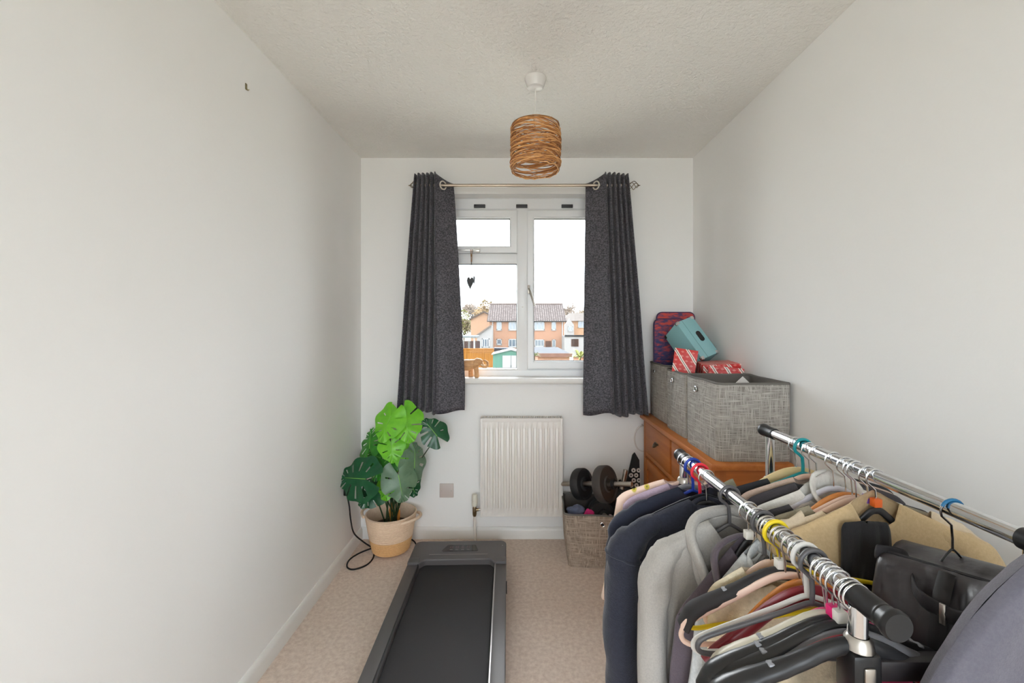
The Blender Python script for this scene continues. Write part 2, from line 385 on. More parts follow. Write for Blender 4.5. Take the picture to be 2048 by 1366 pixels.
# gable house behind on the left
D1 = 76.0
h = thing('gable_house', 'buff brick gable-end house left of the tiled roof, seen through the window', 'house')
a, ap, b = P(941.5, 639, D1), P(968, 625, D1), P(994.5, 639, D1)
obj('gable_wall', MB().prism([(a.x, GZ), (b.x, GZ), (b.x, a.z), (ap.x, ap.z), (a.x, a.z)], D1, D1 + 9), M_BRICK2, h, 0)
m = MB()
for s, e in ((a, ap), (b, ap)):
    d = (e - s); n = Vector((-d.z, 0, d.x)).normalized(); n = n if n.z > 0 else -n
    s2 = s - d * .1
    m.add([(s2.x, D1 - .4, s2.z), (e.x, D1 - .4, e.z), (e.x, D1 - .4, e.z + .25), (s2.x, D1 - .4, s2.z + .25), (s2.x, D1 + 9, s2.z), (e.x, D1 + 9, e.z), (e.x, D1 + 9, e.z + .25), (s2.x, D1 + 9, s2.z + .25)], [(0, 1, 2, 3), (4, 7, 6, 5), (0, 4, 5, 1), (3, 2, 6, 7), (0, 3, 7, 4), (1, 5, 6, 2)])
obj('roof', m, mat('brown_roof', (72, 63, 57), .9, var=(2, .4)), h, 0)

# lean-to with french doors
D2 = 60.0
h = thing('lean_to_extension', 'white lean-to extension with sloping roof beside the orange brick house', 'extension')
a, b = P(954, 672, D2), P(983, 652, D2)
obj('wall', MB().prism([(a.x, GZ), (b.x, GZ), (b.x, b.z), (a.x, a.z)], D2, D2 + 3), mat('white_render', (121, 118, 116), .9), h, 0)
d = (b - a).normalized(); nn = Vector((-d.z, 0, d.x)) * .18; s_ = a - d * .5
obj('roof', MB().prism([(s_.x, s_.z), (b.x, b.z), (b.x + nn.x, b.z + nn.z), (s_.x + nn.x, s_.z + nn.z)], D2 - .3, D2 + 3.3), mat('grey_brown_roof', (91, 82, 75), .9, var=(3, .4)), h, 0)
hwindow(h, 964, 979, 677, 695, D2, 'french_doors', True, 3)

# brown fence and grey canopy on the far left
D3 = 55.0
a, b = P(915, 695, D3), P(961, 682, D3)
h = thing('dark_fence', 'dark red-brown garden fence in front of the white extension', 'fence')
m = MB(); n_ = 16
for k in range(n_): x0 = a.x + (b.x - a.x) * k / n_; m.box((x0, D3 + (.03 if k % 2 else 0), GZ), (x0 + (b.x - a.x) / n_ * .93, D3 + .06, b.z))
o = obj('boards', m, mat('red_brown_timber', (66, 48, 45), .9, var=(2, .5)), h, 0); o['kind'] = 'stuff'
for k in range(5): x0 = a.x + (b.x - a.x) * k / 4; obj('post', MB().box((x0 - .06, D3 - .08, GZ), (x0 + .06, D3 + .1, b.z + .1)), M_HWHITE, h, 0)
h = thing('grey_canopy', 'grey flat canopy roof on posts above the red-brown fence', 'canopy')
D4 = 50.5; a, b = P(915, 676, D4), P(953, 667, D4)
obj('roof', MB().box((a.x, D4, a.z), (b.x, D4 + 4, a.z + .25), .08), mat('grey_felt', (90, 94, 95), .8), h)
obj('post', MB().cyl((b.x - .3, D4 + .2, GZ), (b.x - .3, D4 + .2, a.z), .07, n=8), M_HWHITE, h)

# orange panel fence
D5 = 42.0
h = thing('orange_fence', 'bright orange timber panel fence behind the wooden elephant', 'fence')
a, b = P(905, 737, D5), P(988, 698, D5); M_OF = mat('orange_timber', (126, 85, 38), .8, var=((6, 6, 1), .5, (109, 66, 27)))
m = MB(); n_ = 34
for k in range(n_): x0 = a.x + (b.x - a.x) * k / n_; m.box((x0, D5 + (.02 if k % 2 else 0), GZ), (x0 + (b.x - a.x) / n_ * .96, D5 + .05, b.z))
o = obj('boards', m, M_OF, h, 0); o['kind'] = 'stuff'
obj('capping_rail', MB().box((a.x, D5 - .06, b.z - .02), (b.x, D5 + .1, b.z + .06)), M_OF, h, 0)
obj('rail', MB().box((a.x, D5 - .05, b.z - .28), (b.x, D5, b.z - .2)), M_OF, h, 0)
for px in (932, 967): x = P(px, 0, D5).x; obj('post', MB().box((x - .05, D5 - .07, GZ), (x + .05, D5, b.z)), M_OF, h, 0)

# green and white shed
D6 = 36.0
h = thing('garden_shed', 'green and white metal garden shed with pale apex roof', 'shed')
a, b = P(986, 709, D6), P(1057, 709, D6); ap = P(1022, 701, D6)
obj('walls', MB().prism([(a.x, GZ), (b.x, GZ), (b.x, a.z), (ap.x, ap.z), (a.x, a.z)], D6, D6 + 2.6), mat('green_metal', (72, 104, 92), .5, var=((9, 9, .2), .4)), h, 0)
a2, b2 = P(1005, 740, D6), P(1039, 711, D6)
dr = obj('door', MB().box((a2.x, D6 - .05, GZ), (b2.x, D6 + .02, b2.z)), mat('white_metal', (129, 130, 129), .5), h, 0)
mx_ = (a2.x + b2.x) / 2; obj('handle', MB().box((mx_ - .02, D6 - .09, b2.z - 1.0), (mx_ + .02, D6 - .05, b2.z - .8)), M_GUTTER, dr, 0)
obj('door_gap', MB().box((mx_ - .012, D6 - .06, GZ), (mx_ + .012, D6 - .045, b2.z)), M_GUTTER, dr, 0)
m = MB()
for s in (a, b):
    e = Vector((ap.x, 0, ap.z + .04)); s2 = Vector((s.x + (.12 if s is b else -.12), 0, s.z - .02))
    m.add([(s2.x, D6 - .2, s2.z), (e.x, D6 - .2, e.z), (e.x, D6 + 2.8, e.z), (s2.x, D6 + 2.8, s2.z), (s2.x, D6 - .2, s2.z + .06), (e.x, D6 - .2, e.z + .06), (e.x, D6 + 2.8, e.z + .06), (s2.x, D6 + 2.8, s2.z + .06)], [(0, 1, 2, 3), (4, 7, 6, 5), (0, 4, 5, 1), (3, 2, 6, 7), (0, 3, 7, 4), (1, 5, 6, 2)])
obj('roof', m, mat('pale_shed_roof', (126, 127, 126), .6), h, 0)

# parked car
h = thing('parked_car', 'blue-grey parked car behind the green shed', 'car', P(1004, 0, 52) * Vector((1, 1, 0)) + Vector((0, 0, GZ)))
pr = [(-2.1, .35), (2.1, .35), (2.15, .75), (1.5, .92), (.9, 1.42), (-.9, 1.45), (-1.7, .98), (-2.15, .85)]
obj('body', MB().prism(pr, -.8, .8), mat('blue_grey_paint', (66, 72, 83), .3, .3), h, 30)
obj('side_window', MB().prism([(-1.45, .97), (1.3, .95), (.8, 1.36), (-.85, 1.38)], -.82, .82), mat('car_glass', (25, 29, 34), .1), h, 30)
for x in (-1.35, 1.35):
    obj('wheel', MB().cyl((x, -.86, .32), (x, .86, .32), .32, n=20), mat('tyre', (18, 18, 18), .8), h)

# brick garage with flat roof
h = thing('brick_garage', 'low brick garage with grey flat roof below right window pane', 'garage')
ya, yb, zg = 23.3, 31.0, EYE - 56 * 23.3 / F
xa_, xb_ = P(1076, 0, ya).x, P(1139, 0, ya).x
obj('walls', MB().box((xa_, ya, GZ), (xb_, yb, zg - .02)), M_BRICK, h, 0)
obj('roof', MB().box((xa_ - .12, ya - .1, zg - .04), (xb_ + .08, yb + .1, zg + .06)), mat('grey_roof_felt', (58, 60, 64), .9, var=(1.2, .3)), h, 0)
obj('coping', MB().box((xa_ - .15, ya - .18, zg - .1), (xb_ + .12, ya - .08, zg + .1)), mat('pinkish_coping', (97, 72, 62), .9, var=(3, .5)), h, 0)
h = thing('garden_wall', 'low orange brick garden wall beside the flat-roofed garage', 'wall')
obj('brickwork', MB().box((xb_ + .2, ya - .3, GZ), (xb_ + .9, ya, zg - .12)), M_BRICK, h, 0)
obj('coping', MB().box((xb_ + .2, ya - .36, zg - .12), (xb_ + .95, ya + .06, zg - .04)), mat('pinkish_coping', (97, 72, 62)), h, 0)

# white garage and houses on the right
D7 = 61.0
h = thing('white_garage', 'white rendered garage with brown slatted door at the right', 'garage')
a, b = P(1129, 695, D7), P(1175, 672, D7)
obj('wall', MB().box((a.x, D7, GZ), (b.x, D7 + 3.2, b.z)), mat('white_render', (121, 118, 116)), h, 0)
obj('fascia', MB().box((a.x, D7 - .15, b.z - .1), (b.x, D7 + .05, b.z + .15)), M_GUTTER, h, 0)
c, d = P(1142.5, 693, D7), P(1157, 678, D7)
dd = obj('door', MB().box((c.x, D7 - .06, c.z), (d.x, D7, d.z)), mat('brown_timber', (71, 50, 38)), h, 0)
m = MB()
for k in range(1, 7): x = c.x + (d.x - c.x) * k / 7; m.box((x - .03, D7 - .09, c.z), (x + .03, D7 - .06, d.z))
obj('battens', m, M_GUTTER, dd, 0)
D8 = 92.0
h = thing('far_house', 'distant pale house with gabled porch and white windows at right', 'house')
a, b, ap = P(1129, 642, D8), P(1180, 642, D8), P(1158, 630.5, D8)
obj('wall', MB().box((a.x, D8, GZ), (b.x, D8 + 8, a.z)), M_BRICK2, h, 0)
m = MB(); m.add([(a.x - .4, D8 - .5, a.z), (b.x + .4, D8 - .5, b.z), (b.x, D8 + 4, ap.z + .6), (a.x + 1.5, D8 + 4, ap.z + .6), (a.x - .4, D8 + 8, a.z), (b.x + .4, D8 + 8, a.z)], [(0, 1, 2, 3), (3, 2, 5, 4), (0, 3, 4), (1, 5, 2), (0, 4, 5, 1)])
obj('roof', m, mat('pale_roof', (97, 90, 85), .9, var=(1.5, .4)), h, 0)
a, b, ap = P(1130, 650, D8 - 1.5), P(1148, 650, D8 - 1.5), P(1139, 637, D8 - 1.5)
obj('porch_gable', MB().prism([(a.x, GZ), (b.x, GZ), (b.x, a.z), (ap.x, ap.z), (a.x, a.z)], D8 - 1.5, D8), mat('white_render', (121, 118, 116)), h, 0)
hwindow(h, 1136, 1146, 653, 662, D8 - 1.5, split=2); hwindow(h, 1156, 1172, 642, 655, D8, split=2)

# bare trees
def tree(label, px, py0, py1, D, seed, col, leafy=None, spread=.5, depth=5, twigs=650):
    r = random.Random(seed); base = P(px, 0, D); base.z = GZ
    top = EYE - (py1 - VY) * D / F; H = top - GZ
    t = thing('bare_tree', label, 'tree', base, group='trees behind the houses')
    m = MB()
    def grow(p, d, L, rad, k):
        q = p + d * L; mid = p + d * L * .5 + Vector((r.uniform(-1, 1), r.uniform(-1, 1), 0)) * L * .05
        m.tube([p, mid, q], [rad, rad * .85, rad * .7], 5 if k > 2 else 3, cap=False)
        if k == 0: return
        for _ in range(3 if k > 1 else 4):
            dd = (d + Vector((r.uniform(-1, 1), r.uniform(-1, 1), r.uniform(-.2, .7))) * spread).normalized()
            grow(p + d * L * r.uniform(.6, 1), dd, L * r.uniform(.55, .8), rad * .6, k - 1)
    grow(Vector((0, 0, 0)), Vector((r.uniform(-.05, .05), 0, 1)), H * .34, H * .022, depth)
    obj('branches', m, mat('bark_%s' % (col,), col, .9), t)
    tw = MB(); tips = [Vector(v) for v in m.v[::3]]; tips = [v for v in tips if v.z > H * .42]
    for _ in range(twigs):
        c = r.choice(tips) + Vector((r.gauss(0, .5), r.gauss(0, .5), r.gauss(0, .35))); d = Vector((r.uniform(-1, 1), r.uniform(-1, 1), r.uniform(-.2, 1.2))).normalized(); l = r.uniform(.3, .8); s = d.cross(Vector((r.uniform(-1, 1), 1, r.uniform(-1, 1)))).normalized() * r.uniform(.05, .12)
        tw.add([c - d * l - s, c - d * l + s, c + d * l + s * .4, c + d * l - s * .4], [(0, 1, 2, 3)])
    o = obj('twigs', tw, mat('twig_%s' % (col,), tuple(min(255, int(x * 1.55)) for x in col), .9), t, 0); o['kind'] = 'stuff'
    if leafy:
        lm = MB()
        for _ in range(420):
            a = r.uniform(0, 2 * PI); zz = r.uniform(.25, .98); rr = H * .26 * math.sin(PI * min(1, max(.08, (zz - .2) / .8))) ** .6 * r.uniform(.3, 1)
            c = Vector((math.cos(a) * rr, math.sin(a) * rr, zz * H)); s = H * .03
            v = [c + Vector((r.uniform(-s, s), r.uniform(-s, s), r.uniform(-s, s))) for _ in range(4)]
            lm.add(v, [(0, 1, 2), (0, 2, 3)])
        o = obj('foliage', lm, mat('leaf_%s' % (leafy,), leafy, .8), t, 0); o['kind'] = 'stuff'
tree('bare winter tree with grey twigs left of the gable house', 947, 650, 594, 104, 3, (83, 75, 69))
tree('bare tan tree rising between gable house and tiled roof', 972, 650, 598, 98, 11, (86, 72, 54), (108, 94, 66), .42)
tree('yellow-green bushy tree at the left edge of the view', 927, 650, 618, 95, 5, (71, 64, 51), (98, 99, 59), .5, 3)
tree('bare winter tree showing above the roof ridge', 1014, 650, 598, 112, 17, (97, 90, 85))
tree('tall bare tree right of the tiled roof', 1139, 650, 590, 108, 23, (77, 68, 60), None, .55)
tree('leaning bare tree at the right edge of the view', 1162, 650, 598, 112, 31, (85, 77, 68), None, .5)
# garden plants near the garage
def spiky(label, px, py, D, n, L, col, seed):
    r = random.Random(seed); t = thing('garden_plant', label, 'plant', P(px, py, D)); m = MB()
    for k in range(n):
        a = r.uniform(0, 2 * PI); e = r.uniform(.15, 1.0); d = Vector((math.cos(a) * math.cos(e), math.sin(a) * math.cos(e), math.sin(e))); l = L * r.uniform(.6, 1)
        s = Vector((-math.sin(a), math.cos(a), 0)) * .03
        p1 = d * l * .55; p2 = d * l - Vector((0, 0, l * .3))
        m.add([-s * .5, s * .5, p1 + s, p1 - s, p2], [(0, 1, 2, 3), (3, 2, 4)])
    obj('blades', m, mat('blade_%s' % (col,), col, .6), t, 0)
    s0 = P(px, py, D).z - GZ; obj('stem', MB().cyl((0, 0, -s0), (0, 0, .1), .05, .03, 8), mat('palm_trunk', (62, 51, 39), .9), t)
spiky('yellow-green spiky palm at the right of the garage', 1160, 716, 15, 46, .62, (108, 110, 62), 2)
spiky('small leafy shrub between shed and flat-roofed garage', 1069, 712, 22, 40, .55, (82, 89, 54), 4)

for k_, m_ in MATS.items():
    if k_ not in BEFORE and 'glass' not in k_: m_.node_tree.nodes['Principled BSDF'].inputs['Specular IOR Level'].default_value = .08
# ------------------------------------------------------------------ curtains and rod
RY, RZ = 2.60, 2.152
M_ROD = mat('satin_nickel', (196, 182, 166), .28, 1)
rod = thing('curtain_rod', 'satin nickel curtain rod with twisted cage finials above the window', 'curtain rod', (0, RY, RZ))
obj('rod', MB().cyl((-.585, 0, 0), (.655, 0, 0), .0095, n=16), M_ROD, rod)
for sx, x0 in ((1, .652), (-1, -.582)):
    m = MB(); L = .058
    for k in range(4):
        pts = []
        for i in range(17):
            t = i / 16; a = k * PI / 2 + t * PI * 1.1; rr = .003 + .021 * math.sin(PI * t) ** .8
            pts.append((x0 + sx * (.006 + t * L), rr * math.cos(a), rr * math.sin(a)))
        m.tube(pts, .0021, 6)
    m.cyl((x0 - sx * .004, 0, 0), (x0 + sx * .009, 0, 0), .011, .006, 12); m.cyl((x0 + sx * (L + .003), 0, 0), (x0 + sx * (L + .018), 0, 0), .0055, .0015, 10)
    obj('finial', m, mat('dark_bronze', (140, 126, 108), .35, 1), rod)
for x in (-.53, .60):
    m = MB(); m.cyl((x, 0, 0), (x, YB - RY, 0), .006, n=10); m.cyl((x, YB - RY - .006, 0), (x, YB - RY, 0), .022, n=16)
    obj('bracket', m, M_ROD, rod)

def curtain_mat():
    m = mat('charcoal_jacquard', (54, 53, 60), .55, sheen=.25); nt, b = nodes_of(m); tc = new(nt, 'ShaderNodeTexCoord')
    mp = new(nt, 'ShaderNodeMapping'); mp.inputs['Scale'].default_value = (110, 110, 150); nt.links.new(tc.outputs['Object'], mp.inputs[0])
    n = new(nt, 'ShaderNodeTexNoise', Scale=1.0, Detail=3.0, Roughness=.7); nt.links.new(mp.outputs[0], n.inputs['Vector'])
    cr = new(nt, 'ShaderNodeValToRGB'); cr.color_ramp.elements[0].position = .42; cr.color_ramp.elements[1].position = .6
    cr.color_ramp.elements[0].color = (*lin((38, 37, 44)), 1); cr.color_ramp.elements[1].color = (*lin((92, 89, 97)), 1)
    nt.links.new(n.outputs['Fac'], cr.inputs[0]); nt.links.new(cr.outputs[0], b.inputs['Base Color'])
    rr = new(nt, 'ShaderNodeMapRange'); rr.inputs[3].default_value = .75; rr.inputs[4].default_value = .38; nt.links.new(n.outputs['Fac'], rr.inputs[0]); nt.links.new(rr.outputs[0], b.inputs['Roughness'])
    bp = new(nt, 'ShaderNodeBump'); bp.inputs['Strength'].default_value = .6; bp.inputs['Distance'].default_value = .002
    nt.links.new(n.outputs['Fac'], bp.inputs['Height']); nt.links.new(bp.outputs[0], b.inputs['Normal']); return m
M_CURT = curtain_mat()
M_RING = mat('ivory_eyelet', (214, 206, 194), .35, .2)

def curtain(label, sgn, xin_t, xout_t, xin_b, xout_b, zt_in, zt_out, zb, seed):
    """sgn +1: leading edge on the right. s=0 leading (inner) edge, s=1 outer edge"""
    c = thing('curtain', label, 'curtain', (0, RY, 0), group='eyelet curtains at the window')
    NU, NV = 150, 46; rows = []; nf = 5; flat = .34
    for j in range(NV + 1):
        v = j / NV; row = []
        e = v ** .8
        xin = xin_t + (xin_b - xin_t) * min(1, e * 1.12); xout = xout_t + (xout_b - xout_t) * v ** .92
        for i in range(NU + 1):
            s = i / NU
            if s < flat: x = s / flat * .44; ph = 0
            else: x = .44 + (s - flat) / (1 - flat) * .56; ph = (s - flat) / (1 - flat)
            X = xin + (xout - xin) * x
            if s < flat:
                q = s / flat
                Y = .030 - .052 * q ** 1.1 * (1 - .15 * v) + .006 * math.sin(q * 5 + v * 3) * v
            else:
                a = ph * nf * 2 * PI
                amp = .029 + .010 * v + .004 * math.sin(ph * 9 + seed)
                Y = -amp * math.cos(a) + .002 - .004 * math.cos(2 * a)
                X += -sgn * .006 * math.sin(a) * (1 + .4 * v) 
            zt = zt_in + (zt_out - zt_in) * min(1, (s / flat) ** 1.5) if s < flat else zt_out + .006 * math.cos(ph * nf * 2 * PI) - .01 * ph
            zbot = zb + .010 * math.sin(s * 13 + seed) + (.012 if s > .9 else 0)
            X += .004 * noise.noise(Vector((s * 6, v * 3, seed))) * v; Y += .006 * noise.noise(Vector((s * 8, v * 4, seed + 9))) * v
            row.append((X, Y, zt + (zbot - zt) * v))
        rows.append(row)
    o = obj('fabric', MB().grid(rows), M_CURT, c, 180)
    so = o.modifiers.new('thickness', 'SOLIDIFY'); so.thickness = .003; so.offset = 0
    # hem band and leading eyelet
    xe = xin_t - sgn * .055
    t = MB(); pts = [(.0235 * math.cos(a) * .95, 0, .0235 * math.sin(a)) for a in [2 * PI * k / 32 for k in range(32)]]
    t.tube(pts, .0042, 8, closed=True)
    obj('eyelet', t, M_RING, c, loc=(xe, -.012, RZ - .003), rot=(0, 0, sgn * R(48)))
    return c
curtain('charcoal eyelet curtain left of the window, above the potted plant', 1, -.394, -.616, -.326, -.717, 2.172, 2.218, .795, 1.0)
curtain('charcoal eyelet curtain right of the window, beside the storage boxes', -1, .4065, .6486, .3916, .765, 2.172, 2.218, .782, 4.0)

# ------------------------------------------------------------------ pendant lamp
LX, LY = P(1071, 157, 1.83).x, 1.83
lamp = thing('pendant_lamp', 'woven rattan drum pendant lamp hanging from a white ceiling rose', 'lamp', (LX, LY, ZC))
obj('ceiling_rose', MB().lathe([(0, -.044), (.026, -.044), (.034, -.04), (.0405, -.02), (.0455, -.006), (.0455, 0), (0, 0)], 40), mat('gloss_rose', (226, 223, 220), .18), lamp)
S_T, S_B, S_R = 1.306 + (654 - 250) * 1.83 / F - ZC, 1.306 + (654 - 343) * 1.83 / F - ZC, .102
obj('cord', MB().cyl((0, 0, -.04), (0, 0, S_T - .03), .0028, n=8), M_WHITEPL, lamp)
m = MB(); m.lathe([(0, S_T - .02), (.017, S_T - .02), (.02, S_T - .03), (.02, S_T - .07), (.016, S_T - .075), (0, S_T - .075)], 20)
obj('lamp_holder', m, M_WHITEPL, lamp)
for z in (S_T - .006, S_B + .006):
    obj('hoop', MB().tube([(S_R * .97 * math.cos(2 * PI * k / 48), S_R * .97 * math.sin(2 * PI * k / 48), z) for k in range(48)], .0025, 6, closed=True), mat('tan_wire', (150, 108, 66), .6), lamp)
for k in range(3):
    a = 2 * PI * k / 3 + .4; obj('spoke', MB().tube([(S_R * .97 * math.cos(a), S_R * .97 * math.sin(a), S_T - .006), (.018 * math.cos(a), .018 * math.sin(a), S_T - .03)], .0018, 6), mat('tan_wire', (150, 108, 66)), lamp)
ms = [MB(), MB(), MB()]; r_ = random.Random(5); H_ = S_T - S_B
for k in range(72):
    z0 = S_B + .006 + (H_ - .012) * ((k + r_.random()) / 72); am = r_.uniform(.004, .026); p0 = r_.uniform(0, 2 * PI); am2 = r_.uniform(0, .007); p2 = r_.uniform(0, 6.28); dr_ = r_.choice((-.0016, 0, .0016))
    pts = []
    for i in range(44):
        a = 2 * PI * i / 44; z = z0 + am * math.sin(a + p0) + am2 * math.sin(2 * a + p2) + .0015 * math.sin(5 * a + p0)
        z = min(S_T - r_.uniform(0, .006), max(S_B + r_.uniform(0, .006), z)); t = (z - S_B) / H_
        rr = S_R + dr_ + .0035 * math.sin(3 * a + p2) + r_.uniform(-.001, .001) - .008 * max(0, (t - .86) / .14) ** 2 - .006 * max(0, (.12 - t) / .12) ** 2
        pts.append((rr * math.cos(a), rr * math.sin(a), z))
    ms[k % 3].tube(pts, r_.uniform(.0015, .0024), 5, closed=True)
for mm, cc in zip(ms, ((226, 172, 112), (198, 140, 80), (158, 102, 54))):
    o = obj('woven_strands', mm, mat('rattan_%s' % (cc,), cc, .6), lamp); o['kind'] = 'stuff'

# ------------------------------------------------------------------ radiator
M_RAD = mat('radiator_enamel', (228, 223, 217), .35)
rx0, rx1 = (962 - VX) / 329, (1124 - VX) / 329
RDY = 2.60
rz1, rz0 = EYE - (834 - VY) / 330., EYE - (1029 - VY) / 330.
rad = thing('radiator', 'white panel radiator on the wall below the window', 'radiator', ((rx0 + rx1) / 2, YB, rz0))
hw, rh = (rx1 - rx0) / 2, rz1 - rz0; yf = RDY - YB
N = 14; rows = []; xs = []; x_a, x_b = -hw + .018, hw - .018; pw = (x_b - x_a) / N
zs = [.003, .03, .052, .062, .075, rh - .078, rh - .065, rh - .055, rh - .03, rh - .016]
for z in zs:
    row = []; fl = 1 if .07 < z < rh - .07 else (0 if z < .05 or z > rh - .054 else .55)
    row.append((-hw + .012, yf, z))
    for k in range(N):
        for q, d in ((.10, 0), (.24, 1), (.72, 1), (.86, 0)):
            row.append((x_a + pw * (k + q), yf - .015 * d * fl, z))
    row.append((hw - .012, yf, z)); rows.append(row)
obj('front_panel', MB().grid(rows), M_RAD, rad, 50)
obj('back_panel', MB().box((-hw + .012, yf + .062, .003), (hw - .012, yf + .07, rh - .016), .003), M_RAD, rad)
for s in (-1, 1):
    m = MB(); x = s * hw; m.box((min(x, x - s * .005), yf - .004, 0), (max(x, x - s * .005), -.018, rh), .002)
    m.box((min(x, x - s * .013), yf - .005, 0), (max(x, x - s * .013), yf + .002, rh), .0015)
    for q in (rh - .03, rh - .045): m.box((min(x, x + s * .0015), yf + .03, q), (max(x, x + s * .0015), yf + .05, q + .008))
    obj('side_cover', m, M_RAD, rad)
m = MB(); m.box((-hw, yf - .003, rh - .02), (hw, yf + .006, rh), .002); m.box((-hw, -.026, rh - .006), (hw, -.018, rh), .001)
nb = 40
for k in range(nb + 1): x = -hw + .02 + (2 * hw - .04) * k / nb; m.box((x - .0025, yf + .003, rh - .006), (x + .0025, -.02, rh - .001))
obj('top_grille', m, M_RAD, rad, 0)
obj('fins', MB().box((-hw + .02, yf + .01, .02), (hw - .02, yf + .06, rh - .03)), mat('grey_fins', (120, 116, 112), .7), rad, 0)
obj('wall_bracket', MB().box((-.1, yf + .07, .1), (.1, 0, rh - .1)), M_RAD, rad, 0)
obj('pipe_stub', MB().cyl((-hw - .028, yf + .035, .03), (-hw + .02, yf + .035, .03), .007, n=12), M_STEEL, rad)
m = MB(); x = -hw - .038; y = yf + .035
m.lathe([(.009, -.02), (.012, -.008), (.013, .03), (.011, .042)], 16, Matrix.Translation((x, y, .01)), True, True)
m.cyl((x, y, .03), (x + .025, y, .03), .009, n=12)
va = obj('valve_body', m, mat('brass_nickel', (160, 140, 110), .3, 1), rad)
obj('valve_head', MB().lathe([(.0125, .05), (.017, .055), (.0185, .075), (.0165, .08), (.0175, .085), (.0165, .118), (.013, .124), (0, .124)], 20, Matrix.Translation((x, y, 0)), True), mat('valve_cream', (224, 218, 202), .4), va)
obj('supply_pipe', MB().tube([(x, y, 0), (x + .003, y, -.1), (x + .006, y, -rz0 + .004)], .0075, 12), mat('painted_pipe', (226, 220, 212), .4), rad)

# blank plate on the window wall
p = P(893.5, 980.5, YB); pl = thing('blank_wall_plate', 'square pinkish blank socket plate between plant and radiator', 'wall plate', (p.x, YB, p.z))
obj('plate', MB().box((-.043, -.009, -.043), (.043, 0, .043), .003), mat('plate_pinkish', (202, 190, 184), .4), pl)
for s in (-1, 1): obj('screw', MB().cyl((s * .03, -.0105, 0), (s * .03, -.008, 0), .0035, n=10), M_STEEL, pl)
# small picture hook on the left wall
p = Vector((XL, XL * F / (492 - VX), 0)); p.z = EYE - (175 - VY) * p.y / F
hk = thing('picture_hook', 'tiny brass picture hook high on the left wall', 'hook', (XL, p.y, p.z))
obj('back_plate', MB().box((0, -.005, -.008), (.002, .005, .014), .0008), mat('aged_brass', (150, 138, 104), .4, .8), hk)
obj('hook', MB().tube([(.001, 0, -.002), (.007, 0, -.01), (.011, .001, -.007)], .0018, 6), mat('aged_brass', (150, 138, 104)), hk)

# heart ornament hanging from the stay
p = P(943, 500, FY0 - .035)
orn = thing('slate_heart_ornament', 'two dark slate hearts hung on twine from the window stay', 'ornament', p)
M_TW = mat('jute_twine', (150, 112, 78), .9); M_CORD = mat('dark_cord', (60, 52, 50), .8); M_SLATE = mat('slate', (72, 74, 78), .6, var=(60, .4))
m = MB()
for s in (-1, 1): m.tube([(s * .005, -.004, .004), (s * .003, -.006, -.03), (s * .002, -.004, -.075)], .0022, 6)
m.sphere((0, -.005, -.035), (.006, .005, .009), 1); obj('twine', m, M_TW, orn)
m = MB(); m.tube([(0, -.004, -.07), (-.004, -.002, -.115), (-.008, -.004, -.15)], .0016, 6); m.tube([(0, -.004, -.07), (.006, .002, -.11), (.012, .004, -.148)], .0012, 6); obj('cord', m, M_CORD, orn)
def heart(w, h, th):
    pts = []
    for k in range(28):
        a = 2 * PI * k / 28; x = math.sin(a) ** 3; z = (13 * math.cos(a) - 5 * math.cos(2 * a) - 2 * math.cos(3 * a) - math.cos(4 * a)) / 17
        pts.append((x * w / 2, z * h / 2))
    return MB().prism(pts, -th / 2, th / 2)
o = obj('heart', heart(.042, .095, .008), M_SLATE, orn, 30, (-.008, -.004, -.205), (0, 0, R(25)))
o = obj('heart', heart(.03, .06, .006), M_SLATE, orn, 30, (.015, .006, -.185), (0, 0, R(-68)))

# ------------------------------------------------------------------ carved elephant on the sill
def remesh(name, mb, mat_, parent, vox, smooth_it=6, loc=None, rot=None):
    o = obj(name, mb, mat_, parent, 180, loc, rot)
    rm = o.modifiers.new('fuse', 'REMESH'); rm.mode = 'VOXEL'; rm.voxel_size = vox
    sm = o.modifiers.new('soften', 'SMOOTH'); sm.iterations = smooth_it; sm.factor = .5
    dg = bpy.context.evaluated_depsgraph_get(); dg.update(); me = bpy.data.meshes.new_from_object(o.evaluated_get(dg))
    o.modifiers.clear(); o.data = me; me.shade_smooth(); return o
el = thing('wooden_elephant', 'small carved wooden elephant with raised trunk on the window sill', 'figurine', (P(945, 0, 2.71).x, 2.71, .994), (0, 0, R(-8)))
M_ELE = wood_mat('carved_wood', (224, 176, 124), (188, 136, 88), 0, 2.0, .5)
m = MB()
m.sphere((-.035, 0, .075), (.055, .034, .036), 3); m.sphere((-.005, 0, .08), (.032, .03, .032), 3)
m.sphere((.044, 0, .094), (.022, .02, .023), 3); m.sphere((.03, 0, .1), (.02, .018, .02), 2); m.sphere((.012, 0, .082), (.03, .028, .03), 3)
for x, y in ((-.075, .017), (-.062, -.017), (-.016, .016), (.03, -.017)):
    m.tube([(x * .9, y * .9, .07), (x, y, .03), (x + .002, y, .001)], [.017, .0135, .016], 12)
m.tube([(.055, 0, .088), (.068, 0, .068), (.084, 0, .064), (.096, 0, .076), (.095, 0, .092), (.082, 0, .102), (.07, 0, .106)], [.013, .011, .0095, .0085, .008, .007, .006], 12)
m.tube([(-.088, 0, .085), (-.096, 0, .06), (-.094, 0, .04)], [.005, .003, .004], 8)
remesh('body', m, M_ELE, el, .0032, 3)
for s in (-1, 1):
    obj('ear', MB().sphere((0, 0, 0), (.017, .004, .024), 2), M_ELE, el, 180, (.028, s * .022, .09), (0, R(10), s * R(-14)))
    obj('tusk', MB().tube([(.058, s * .011, .08), (.07, s * .014, .074), (.078, s * .013, .078)], [.004, .003, .001], 8), mat('ivory', (232, 222, 200), .4), el)
